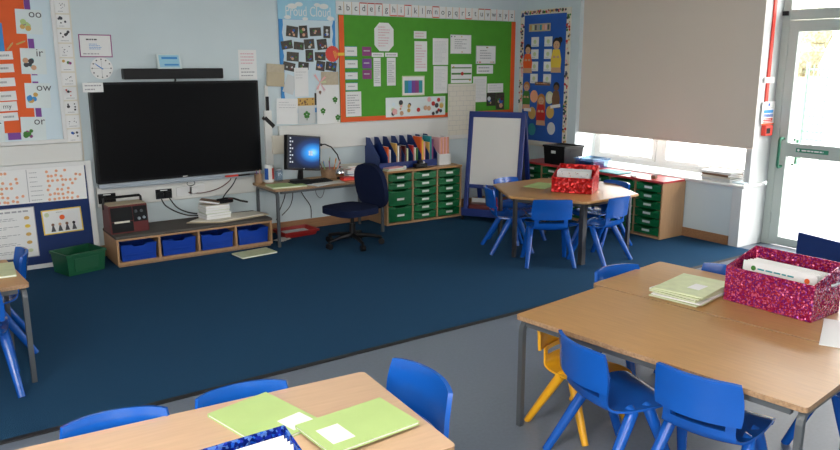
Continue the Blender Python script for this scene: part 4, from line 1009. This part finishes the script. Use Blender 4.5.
b = MB(); b.lathe([(0, 0), (.082, 0), (.092, .085), (.087, .085), (.078, .005), (0, .005)], 'wood_pot'); b.build('tub', t, True)
pc = [('yellow', 'yellow'), ('red_bright', 'red'), ('leaf', 'green'), ('blue_border', 'blue'), ('orange', 'orange'), ('brown', 'brown'), ('lime', 'lime'), ('magenta', 'magenta'), ('gold', 'gold'), ('pink', 'pink')]
for i, (k, nm) in enumerate(pc):
    a = i*2*PI/len(pc); x, y = 3.42+.05*math.cos(a), 6.40+.05*math.sin(a); x2, y2 = 3.42+.115*math.cos(a), 6.40+.06*math.sin(a); zz = .15+.014*(i % 3)
    b = MB(); b.cone((x, y, DZ+.006), (x2, y2, DZ+zz), .0045, .0045, k, 6); b.cone((x2, y2, DZ+zz), (x2+(x2-x)*.1, y2+(y2-y)*.1, DZ+zz+.013), .0045, .001, 'skin', 6); tag(b.build('pencil'), f'{nm} pencil standing in the wide tub right of the monitor', 'pencil', 'coloured pencils in the tub')
t = thing('round_ornament', 'shiny silver round ornament on the desk right of the papers', 'ornament', (3.45, 6.25, DZ))
b = MB(); b.ball((0, 0, .055), .048, 'chrome', 20); b.build('globe', t, True); b = MB(); b.lathe([(0, 0), (.035, 0), (.03, .012), (.012, .018), (0, .018)], 'black'); b.build('base', t, True)
t = thing('small_box', 'flat red box on the desk beside the silver ornament', 'box', (3.46, 6.13, DZ), .1)
b = MB(); b.box(-.06, .06, -.035, .035, 0, .022, 'red_bright', .003); b.build('body', t); b = MB(); b.box(-.062, .062, -.037, .037, .0222, .032, 'red', .003); b.build('lid', t)
z = DZ
for w, d, h, k, lb in ((.26, .19, .03, 'navy_plastic', 'navy book at the bottom of the desk book pile'), (.24, .18, .022, 'blue_border', 'bright blue book second in the desk book pile'), (.25, .18, .018, 'paper', 'white book third in the desk book pile'), (.22, .17, .022, 'red', 'red book fourth in the desk book pile'), (.24, .18, .015, 'paper_cream', 'cream book on top of the desk book pile')):
    book('book', lb, (3.665, 6.34, z), random.uniform(-.15, .15), w, d, h, k, 'books piled on the desk'); z += h+.0005
t = thing('document_camera', 'black gooseneck camera arching over the desk right of the monitor', 'camera', (3.575, 6.47, DZ))
b = MB(); b.box(-.05, .05, -.04, .04, 0, .02, 'black', .006); b.build('base', t)
b = MB(); b.tube([(-.02+.005, 0, .02), (0, 0, .12), (-.035, -.01, .205), (-.11, -.03, .285), (-.19, -.05, .318), (-.235, -.06, .318)], .0065, 'black', 8); b.build('gooseneck', t, True)
b = MB(); b.box(-.275, -.23, -.08, -.045, .305, .33, 'black', .006); b.build('head', t)
# under the desk
t = crate('paper_tray', 'shallow red plastic tray on the carpet under the desk', (3.04, 6.40, .0065), .05, .31, .20, .055, 'red_dark', .02, 'tray')
b = MB(); b.box(-.12, .12, -.07, .07, 0, .03, 'paper_grey'); tag(b.build('paper_pile', loc=(3.04, 6.40, .0121)), 'grey papers lying in the red tray under the desk', 'paper')
cable('left black lead hanging under the desk to the red tray', [(3.00, 6.50, .48), (2.98, 6.50, .36), (2.93, 6.51, .24), (2.90, 6.53, .14)], .0045, 'black')
cable('middle black lead hanging straight under the desk', [(3.06, 6.50, .48), (3.07, 6.51, .36), (3.04, 6.52, .26), (2.96, 6.53, .18)], .0045, 'black')
cable('right black lead slanting under the desk', [(3.12, 6.50, .48), (3.18, 6.51, .36), (3.26, 6.52, .24), (3.27, 6.53, .12)], .0045, 'black')
cable('thin lead looped on the wall under the desk, nearest the swivel chair', [(3.36, 6.57, .48), (3.35, 6.57, .36), (3.40, 6.57, .30), (3.44, 6.57, .36), (3.44, 6.57, .46)], .003, 'steel')
t = thing('loose_papers', 'small pile of loose papers on the carpet by the desk leg', 'paper', (2.84, 6.28, .0068), .4)
for i in range(3):
    b = MB(); b.box(-.07, .07, -.05, .05, .002*i, .002*i+.0015, ('paper_cream', 'paper', 'paper_grey')[i], T=Matrix.Rotation(.25*i, 4, 'Z')); b.build('sheet', t)

# ------------------------------------------------------------------ drawer units
def unit(lbl, loc, rz, cols, W, D, H, top='beech', name='drawer_unit', group=None, flush=.003):
    t = thing(name, lbl, 'drawers', loc, rz, group); n = len(cols); th = .016; cw_ = (W-th)/n
    b = MB(); b.box(-W/2, W/2, -D/2, D/2, .0, .02, 'beech_x'); b.box(-W/2, W/2, D/2-.008, D/2, .02, H-.022, 'beech_x')
    for i in range(n+1): x = -W/2+i*cw_; b.box(x, x+th, -D/2, D/2-.0085, .02, H-.022, 'beech_x', .001)
    b.build('carcass', t)
    b = MB(); b.box(-W/2-.004, W/2+.004, -D/2-.006, D/2, H-.0215, H, top, .003); b.build('worktop', t)
    for c, hs in enumerate(cols):
        xc_ = -W/2+th/2+cw_*(c+.5); zt = H-.03; tot = sum(hs); unit_h = (H-.03-.024)/tot
        for hh in hs:
            h = hh*unit_h; z0 = zt-h+.006; zt -= h; w = cw_-th-.008; d = D-.03; fh = h-.012
            b = MB(); b.prism([(-w/2+.008, 0), (w/2-.008, 0), (w/2, fh), (w*.24, fh), (w*.2, fh-.012), (-w*.2, fh-.012), (-w*.24, fh), (-w/2, fh)], 1, -.004, 0, 'green_tray')
            b.box(-w/2+.008, w/2-.008, .0, d, 0, .004, 'green_tray')
            for s_ in (-1, 1): b.box(s_*(w/2-.008)-.002, s_*(w/2-.008)+.002, 0, d, 0, fh-.002, 'green_tray')
            b.box(-w/2+.02, w/2-.02, -.016, -.0035, fh-.022, fh-.013, 'green_tray', .003)
            b.box(-w*.24, w*.24, -.009, -.0035, fh*.32, fh*.32+.028, 'green_tray', .002)
            tr = b.build('tray', t, loc=(xc_, -D/2+.006, z0))
            b = MB(); b.box(-w*.15, w*.15, -.0108, -.0092, fh*.32+.003, fh*.32+.025, 'label_white'); b.build('tray_label', tr)
    return t
s1 = [1]*6
unit('green drawer unit against the back wall, right of the swivel chair', (4.425, 6.395, .0065), -.02, [[1, 1, 2, 2], s1, s1], .93, .385, .553)
UX = 5.70+.172
unit('green drawer unit under the window, nearest the camera', (UX, 4.725, .0065), -PI/2, [s1, s1, s1], .945, .335, .545, 'red_top')
unit('green drawer unit under the blue corner board, red topped', (UX, 5.6805, .0065), -PI/2, [s1, s1, s1], .945, .335, .545, 'red_top')
CT = .552
# blue magazine sorter with leaning books on the back drawers
t = thing('book_sorter', 'dark blue literature sorter with slanting dividers on the drawer unit', 'sorter', (4.285, 6.435, .0605+.5))
SWd = .72
b = MB(); b.box(-SWd/2, SWd/2, -.13, .14, 0, .006, 'navy_plastic'); b.box(-SWd/2, SWd/2, .134, .14, .006, .31, 'navy_plastic'); b.box(-SWd/2, SWd/2, -.13, -.124, .006, .07, 'easel_blue'); b.build('tray', t)
for i in range(8):
    x = -SWd/2+i*(SWd-.006)/7; b = MB(); b.prism([(-.13, .0065), (.133, .0065), (.133, .315), (.05, .315), (-.13, .13)], 0, x, x+.006, 'navy_plastic'); b.build('divider', t)
for i in range(7):
    x = -SWd/2+(i+.5)*(SWd-.006)/7; b = MB(); b.box(x-.03, x+.03, .1265, .1335, .272, .308, 'label_white'); b.build('white_label', t)
spec_ = [(1, 'orange', .0), (1, 'paper_grey', .026), (2, 'gold', 0), (2, 'paper', .026), (2, 'maroon', .05), (3, 'maroon', 0.01), (3, 'lime_pale', .035), (4, 'red', 0), (4, 'paper_cream', .028), (4, 'leaf', .052), (5, 'orange', 0), (5, 'yellow', .022), (5, 'pink', .044), (6, 'gold', .0), (6, 'teal', .024), (6, 'magenta', .046)]
kn = {'orange': 'orange', 'paper_grey': 'grey', 'gold': 'gold', 'paper': 'white', 'maroon': 'dark red', 'lime_pale': 'pale green', 'red': 'red', 'paper_cream': 'cream', 'leaf': 'green', 'yellow': 'yellow', 'pink': 'pink', 'teal': 'teal', 'magenta': 'magenta'}
nc = ['first', 'second', 'third', 'fourth', 'fifth', 'sixth', 'seventh']
for c, k, dx in spec_:
    x = 4.285-SWd/2+c*(SWd-.006)/7+.014+dx; h = .19+.03*((c*7+int(dx*100)) % 3)+(.05 if c >= 5 else 0)
    t = thing('thin_book', f'{kn[k]} thin book standing in the {nc[c]} slot of the blue sorter', 'book', (x, 6.40, .567), 0, 'thin books in the blue sorter')
    b = MB(); b.box(0, .016, -.07, .07, 0, h, k, .001); b.build('cover', t); b = MB(); b.box(.0025, .0135, -.068, .0705, h-.001, h+.0008, 'paper'); b.build('pages', t)
# white magazine box with pink booklets
t = thing('magazine_box', 'white magazine box of pink booklets at the right end of the back drawers', 'box', (4.735, 6.40, .5605))
b = MB(); b.box(-.075, .075, -.115, -.111, 0, .115, 'label_white')
b.box(-.075, .075, .111, .115, 0, .25, 'label_white'); b.box(-.075, .075, -.111, .111, 0, .004, 'label_white')
for s_ in (-1, 1): b.prism([(-.111, .0042), (.111, .0042), (.111, .25), (-.111, .115)], 0, s_*.073-.002, s_*.073+.002, 'label_white')
b.build('case', t)
for i in range(6):
    b = MB(); b.box(-.008, .008, -.10, .10, 0, .285, ('pink', 'dot_orange')[i % 2], .001); b.box(-.0065, .0065, -.1004, .098, .2851, .2862, 'paper')
    tag(b.build('booklet', loc=(4.68+i*.0215, 6.40, .566)), f'{["pink", "salmon"][i % 2]} booklet, {["first", "second", "third", "fourth", "fifth", "sixth"][i]} from left in the white magazine box', 'book', 'booklets in the white magazine box')
t = thing('tape_dispenser', 'small black tape dispenser on the back drawers before the blue sorter', 'tape dispenser', (4.39, 6.25, .5605))
b = MB(); b.box(-.075, .075, -.03, .03, 0, .045, 'black', .01); b.build('base', t); b = MB(); b.cone((0, -.02, .055), (0, .02, .055), .028, .028, 'black', 16); b.build('roll', t); b = MB(); b.box(.02, .04, -.025, -.01, .046, .065, 'label_white', .003); b.build('label_tab', t)
t = thing('paper_stack', 'low stack of coloured papers at the left end of the back drawers', 'paper', (4.06, 6.25, .5605), .1)
for i, k in enumerate(('paper_cream', 'lime_pale', 'paper', 'pink')):
    b = MB(); b.box(-.10, .10, -.045, .045, i*.008, i*.008+.0075, k, T=Matrix.Rotation(.06*(i-1), 4, 'Z')); b.build('sheet', t)
t = MB(); t.lathe([(0, 0), (.017, 0), (.018, .03), (.012, .036), (0, .036)], 'label_white'); tag(t.build('glue_pot', loc=(4.19, 6.24, .5608), smooth=True), 'small white pot right of the coloured papers on the back drawers', 'pot')
# things on the window-side units
t = crate('file_crate', 'black plastic file crate on the red worktop under the blue corner board', (5.868, 5.68, CT), -PI/2, .29, .26, .20, 'black', .012)
b = MB(); b.box(-.03, .03, -.152, -.143, .12, .15, 'label_white', .002); b.build('label_plate', t)
b = MB(); b.box(.152, .158, -.06, .06, .13, .165, 'black_soft', .003); b.build('handle', t)
b = MB(); b.box(-.12, .12, -.10, .10, .02, .19, 'black_soft'); b.build('liner', t)
t = crate('blue_basket', 'blue plastic basket on the red worktop beside the black crate', (5.90, 5.30, CT), -PI/2, .24, .22, .10, 'clear', .012)
b = MB(); b.box(-.1, .1, -.08, .08, .008, .07, 'easel_blue', .004); b.build('contents', t)
t = thing('small_block', 'small dark wooden block at the near end of the red worktop', 'block', (5.80, 4.43, CT), .3)
b = MB(); b.box(-.03, .03, -.02, .02, 0, .03, 'brown', .004); b.build('body', t); b = MB(); b.box(-.028, .028, -.018, .018, .0303, .034, 'maroon', .001); b.build('felt', t)
t = MB(); t.box(-.04, .04, -.015, .015, 0, .012, 'label_white', .004); tag(t.build('white_eraser', loc=(5.735, 4.62, CT), rot=(0, 0, 1.2)), 'small white eraser at the front edge of the red worktop', 'eraser')
t = MB(); t.box(-.10, .10, -.15, .15, 0, .01, 'teal', .002); tag(t.build('work_mat', loc=(5.80, 4.93, CT)), 'teal mat on the red worktop behind the hexagonal table', 'mat')
# papers on the sill
z = SZ+.0006
for i, (x, y, w, d, h, a, k, lb) in enumerate(((6.17, 3.96, .30, .20, .026, 1.5, 'paper_grey', 'grey folder at the bottom of the window sill pile'), (6.165, 3.98, .28, .19, .02, 1.66, 'paper_cream', 'cream folder second in the window sill pile'), (6.16, 3.96, .29, .2, .018, 1.45, 'brown', 'brown edged folder third in the window sill pile'), (6.17, 3.97, .30, .2, .022, 1.6, 'paper', 'white papers topmost in the window sill pile'))):
    book('paper_folder', lb, (x, y, z), a, w, d, h, k, 'folders piled on the window sill', cat='folder'); z += h+.0005
book('paper_folder', 'thin pale folder lying flat right of the pile on the window sill', (6.155, 3.735, SZ+.0006), 1.5, .12, .17, .014, 'pale_card', 'folders piled on the window sill', cat='folder')

# ------------------------------------------------------------------ easel
t = thing('easel', 'blue framed whiteboard easel in front of the corner', 'easel', (5.09, 5.87, .0065), -1.02)
t.scale = (.94, 1, 1)
tilt = math.radians(9)
def Tz(y0): return Matrix.Translation((0, y0, .06)) @ Matrix.Rotation(-tilt, 4, 'X')
Tf = Tz(-.16); Lh = 1.07
for sx in (-1, 1):
    b = MB(); b.box(sx*.295-.025, sx*.295+.025, -.02, .02, 0, Lh, 'easel_blue', .008, T=Tf); b.build('front_leg', t)
    b = MB(); b.box(sx*.295-.025, sx*.295+.025, -.02, .02, 0, Lh, 'easel_blue', .008, T=Matrix.Translation((0, .34, .06)) @ Matrix.Rotation(tilt*1.9, 4, 'X')); b.build('rear_leg', t)
b = MB(); b.box(-.32, .32, -.022, .022, Lh-.06, Lh, 'easel_blue', .008, T=Tf); b.build('top_rail', t)
b = MB(); b.box(-.268, .268, -.018, .018, .275, .315, 'easel_blue', .006, T=Tf); b.build('lower_rail', t)
b = MB(); b.box(-.268, .268, -.010, .004, .316, Lh-.061, 'whiteboard', T=Tf); b.build('whiteboard', t)
b = MB(); b.box(-.268, .268, -.010, .004, .316, Lh-.061, 'steel', T=Matrix.Translation((0, .34, .06)) @ Matrix.Rotation(tilt*1.9, 4, 'X')); b.build('rear_panel', t)
b = MB(); b.box(.08, .2, -.045, -.0235, .30, .315, 'beech_x', .003, T=Tf); b.build('pen_ledge', t)
b = MB(); b.box(-.315, .315, -.20, .335, .05, .062, 'easel_blue', .004); b.box(-.315, .315, -.215, -.2, .05, .13, 'easel_blue', .006); b.box(-.315, .315, .336, .348, .05, .13, 'easel_blue', .006)
for sx in (-1, 1): b.box(sx*.32-.008, sx*.32+.008, -.21, .345, .05, .13, 'easel_blue', .005)
b.build('storage_tray', t)
for sx in (-1, 1):
    for y in (-.18, .31):
        b = MB(); b.cone((sx*.32-.012, y, .024), (sx*.32+.012, y, .024), .024, .024, 'steel_black', 14); b.cone((sx*.32, y, .03), (sx*.32, y, .052), .008, .008, 'silver'); b.build('caster', t)
b = MB(); b.box(.22, .30, -.228, -.2155, .07, .12, 'label_white', .003); b.build('label_plate', t)
R = Matrix.Translation((5.09, 5.87, .0065)) @ Matrix.Rotation(-1.02, 4, 'Z')
def on_tray(name, lbl, cat, x, y, z, b, rz=0):
    o = b.build(name); o.matrix_world = R @ Matrix.Translation((x, y, z)) @ Matrix.Rotation(rz, 4, 'Z'); return tag(o, lbl, cat)
b = MB(); b.box(-.13, .13, -.07, .07, 0, .10, 'maroon', .01); on_tray('red_bag', 'dark red bag lying in the tray of the easel', 'bag', -.13, -.06, .0625, b, .1)
b = MB(); b.box(-.15, .15, -.035, .035, 0, .13, 'red', .006); on_tray('toy_box', 'red box at the back of the easel tray', 'box', .02, .12, .0625, b)
b = MB(); b.box(-.09, .09, -.05, .05, 0, .08, 'magenta', .012); on_tray('pencil_case', 'magenta pencil case in the easel tray', 'case', .10, -.11, .0625, b, -.15)
b = MB(); b.ball((0, 0, .03), .03, 'skin', 14); on_tray('small_ball', 'small peach ball at the right end of the easel tray', 'ball', .235, -.11, .0625, b)
b = MB(); b.box(-.11, .11, -.008, .008, 0, .14, 'paper_grey', .002); on_tray('small_board', 'grey mini board standing in the easel tray', 'board', -.16, .03, .0625, b, .1)

# ------------------------------------------------------------------ boxes and books on tables
def open_box(name, lbl, loc, rz, w, d, hf, hb, k, th=.006, flare=0):
    """box open on top, front edge lower than back"""
    t = thing(name, lbl, 'box', loc, rz)
    b = MB(); b.box(-w/2, w/2, -d/2, -d/2+th, 0, hf, k, .002); b.build('front_panel', t)
    b = MB(); b.box(-w/2, w/2, d/2-th, d/2, 0, hb, k, .002); b.build('back_panel', t)
    for s_ in (-1, 1):
        b = MB(); b.prism([(-d/2+th+.0002, 0), (d/2-th-.0002, 0), (d/2-th-.0002, hb), (-d/2+th+.0002, hf)], 0, s_*(w/2-th/2)-th/2, s_*(w/2-th/2)+th/2, k); b.build('side_panel', t)
    b = MB(); b.box(-w/2+th, w/2-th, -d/2+th, d/2-th, 0, th, k); b.build('base', t)
    return t
ZT = TH+.0015
# pink glitter box on the far table
PX, PY, PR = 3.225, 1.728, ang(.997, .02)
t = open_box('glitter_box', 'shiny pink glitter box full of white sheets on the right-hand tables', (PX, PY, ZT), PR, .41, .25, .165, .225, 'pink_glitter')
t.children[0]
b = MB(); b.tube([(.207, .02, .14), (.222, .03, .148), (.222, .06, .15), (.207, .07, .145)], .006, 'silver', 8); b.build('ring_handle', t, True)
Rp = Matrix.Translation((PX, PY, ZT)) @ Matrix.Rotation(PR, 4, 'Z')
for i in range(5):
    b = MB(); w, h = .345-.008*(i % 2), .178
    b.box(-w/2, w/2, -.001, .001, 0, h, 'paper')
    if i == 0:
        b.lines(-.1, h-.04, .1, h-.02, 1, 'teal', -.0017); b.disc(.13, h-.035, .012, 'orange', -.0017); b.disc(-.12, h-.03, .012, 'leaf', -.0017)
    o = b.build('paper_sheet'); o.matrix_world = Rp @ Matrix.Translation((-.005+.004*i, -.045+.02*i, .007)) @ Matrix.Rotation(-.12, 4, 'X')
    tag(o, f'white sheet standing in the pink glitter box, {["frontmost", "second from the front", "middle one", "fourth from the front", "rearmost"][i]}', 'paper', 'sheets in the pink glitter box')
# pale lime books on the far table
z = ZT
for i in range(7):
    k = ('lime_pale', 'lime_pale', 'paper', 'lime_pale', 'paper', 'lime_pale', 'lime_pale')[i]
    book('exercise_book', f'{"pale lime" if k == "lime_pale" else "white"} exercise book, {["bottom one", "second up", "third up", "fourth up", "fifth up", "sixth up", "topmost"][i]} in the stack beside the pink box', (3.035+.010*math.sin(i*2.1), 2.062+.008*math.cos(i*1.7), z), .13+.07*math.sin(i*1.3), .33, .24, .0068, k, 'exercise books beside the pink box'); z += .0072
t = MB(); t.box(-.045, .045, -.03, .03, 0, .0006, 'paper'); tag(t.build('name_label', loc=(3.02, 2.02, z+.0006), rot=(0, 0, .13)), 'white name label on the top lime book beside the pink box', 'label')
# thin flat white layers at the right edge of the far table
t = thing('white_patch', 'plain white patch lying flat at the right edge on the far table', 'paper', (3.10, 1.325, ZT), .42)
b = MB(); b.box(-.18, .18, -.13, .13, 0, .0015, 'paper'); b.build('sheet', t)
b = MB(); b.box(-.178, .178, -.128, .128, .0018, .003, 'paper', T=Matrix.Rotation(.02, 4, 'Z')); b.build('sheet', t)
# red foil box on the hexagonal table
HXB, HYB, HZ = 4.755, 4.445, TH+.0075
rzb = math.atan2(-.855, .518)
t = open_box('foil_box', 'shiny red foil box of papers on the hexagonal table', (HXB, HYB, HZ), rzb, .345, .30, .132, .21, 'red_foil')
b = MB(); b.box(.05, .14, -.153, -.1505, .02, .07, 'red_foil', .001); b.build('front_flap', t)
Rr = Matrix.Translation((HXB, HYB, HZ)) @ Matrix.Rotation(rzb, 4, 'Z')
for i in range(5):
    b = MB(); w, h = .28, .168+.002*i; b.box(-w/2, w/2, -.001, .001, 0, h, 'paper_grey' if i % 2 else 'paper')
    if i == 0:
        for q in range(10): b.disc(random.uniform(-.12, .12), random.uniform(.12, .16), .004, random.choice(['ink', 'red', 'gold', 'ink_soft']), -.0016-.0001*q, n=6)
    o = b.build('paper_sheet'); o.matrix_world = Rr @ Matrix.Translation((-.01, -.07+.022*i, .007)) @ Matrix.Rotation(-.12, 4, 'X')
    tag(o, f'pale sheet standing in the red foil box, {["frontmost", "second from the front", "middle one", "fourth from the front", "rearmost"][i]}', 'paper', 'sheets in the red foil box')
b = MB(); b.box(-.15, .15, -.105, .105, 0, .004, 'lime', .001); tag(b.build('lime_folder', loc=(4.70, 4.80, HZ), rot=(0, 0, .35)), 'lime green folder lying on the hexagonal table behind the foil box', 'folder')
# lime books on the foreground table
t = book('exercise_book', 'lime exercise book on the foreground table, left of the pair', (.835, 2.03, ZT), .20, .22, .30, .011, 'lime')
b = MB(); b.box(.01, .095, -.135, -.05, .0112, .0118, 'paper'); b.build('name_label', t)
t = book('exercise_book', 'lime exercise book with a white label on the foreground table, right of the pair', (1.04, 1.81, ZT+.0118), .05, .31, .21, .011, 'lime')
b = MB(); b.box(-.125, -.05, -.065, .035, .0112, .0118, 'paper'); b.build('name_label', t)
# blue glitter box on the foreground table
BXx, BYy, BRz = .60, 1.56, .0
t = open_box('glitter_box', 'blue glitter box with papers at the bottom of the picture', (BXx, BYy, ZT), BRz, .255, .17, .14, .18, 'blue_glitter')
Rb = Matrix.Translation((BXx, BYy, ZT)) @ Matrix.Rotation(BRz, 4, 'Z')
for i in range(4):
    b = MB(); b.box(-.113, .113, -.001, .001, 0, .16, 'paper')
    o = b.build('paper_sheet'); o.matrix_world = Rb @ Matrix.Translation((0, -.01+.018*i, .007)) @ Matrix.Rotation(-.08, 4, 'X')
    tag(o, f'white sheet standing in the blue glitter box, {["frontmost", "second from the front", "third from the front", "rearmost"][i]}', 'paper', 'sheets in the blue glitter box')
# lime book on the left table
book('exercise_book', 'lime exercise book on the table at the left edge', (.33, 4.40, ZT+.006), 1.5, .30, .22, .01, 'lime_pale')

# ------------------------------------------------------------------ light
M['diffuser'] = mat('diffuser', (1, .93, .82), .5, emit=FILL_EMIT)
for i, (x, y, lb) in enumerate(((.2, .75, 'added fill light panel, out of view over the foreground table'), (-1.5, .75, 'added fill light panel, out of view over the left of the room'))):  # unseen panels, added to brighten the foreground table beyond the window light
    t = thing('fill_light', lb, 'light', (x, y, ZC-.0005))
    b = MB()
    for q in ((-.62, .62, -.32, -.30), (-.62, .62, .30, .32), (-.62, -.60, -.2999, .2999), (.60, .62, -.2999, .2999)): b.box(*q, -.05, 0, 'white_gloss')
    b.build('frame', t)
    b = MB(); b.box(-.5995, .5995, -.2995, .2995, -.035, -.025, 'diffuser'); b.build('diffuser', t)
w = bpy.data.worlds.new('World'); S.world = w; w.use_nodes = True
bg = w.node_tree.nodes['Background']; bg.inputs['Color'].default_value = (1, .985, .96, 1); bg.inputs['Strength'].default_value = 6.0
def portal(x, y, z, rot, sx, sy):
    l = bpy.data.lights.new('portal', 'AREA'); l.shape = 'RECTANGLE'; l.size = sx; l.size_y = sy; l.cycles.is_portal = True
    o = bpy.data.objects.new('window_portal', l); COL.objects.link(o); o.location = (x, y, z); o.rotation_euler = rot
portal(XD+.2, (WY0+WY1)/2, .75, (0, PI/2, 0), .36, 1.85)
portal(XD+.2, 2.43, 1.23, (0, PI/2, 0), 2.4, 2.4)
portal(-.2, YF-.25, 1.68, (PI/2, 0, 0), 2.8, 1.55)
portal(XL-.25, .2, 1.68, (0, -PI/2, 0), 1.55, 3.0)

# ------------------------------------------------------------------ camera
cam = bpy.data.cameras.new('camera'); co = bpy.data.objects.new('camera', cam); COL.objects.link(co)
cam.sensor_width = 36; cam.lens = 747/840*36; cam.clip_start = .05
yaw, pit = math.radians(35.06), math.radians(12.285)
co.location = (0, 0, 1.62); co.rotation_euler = (PI/2-pit, 0, -yaw)
S.camera = co
S.view_settings.view_transform = 'Standard'; S.view_settings.look = 'None'; S.view_settings.gamma = 1; S.view_settings.exposure = .95
S.view_settings.use_curve_mapping = False
S.cycles.max_bounces = 10; S.cycles.diffuse_bounces = 6; S.cycles.transparent_max_bounces = 12
S.cycles.sample_clamp_indirect = 8; S.cycles.use_denoising = True
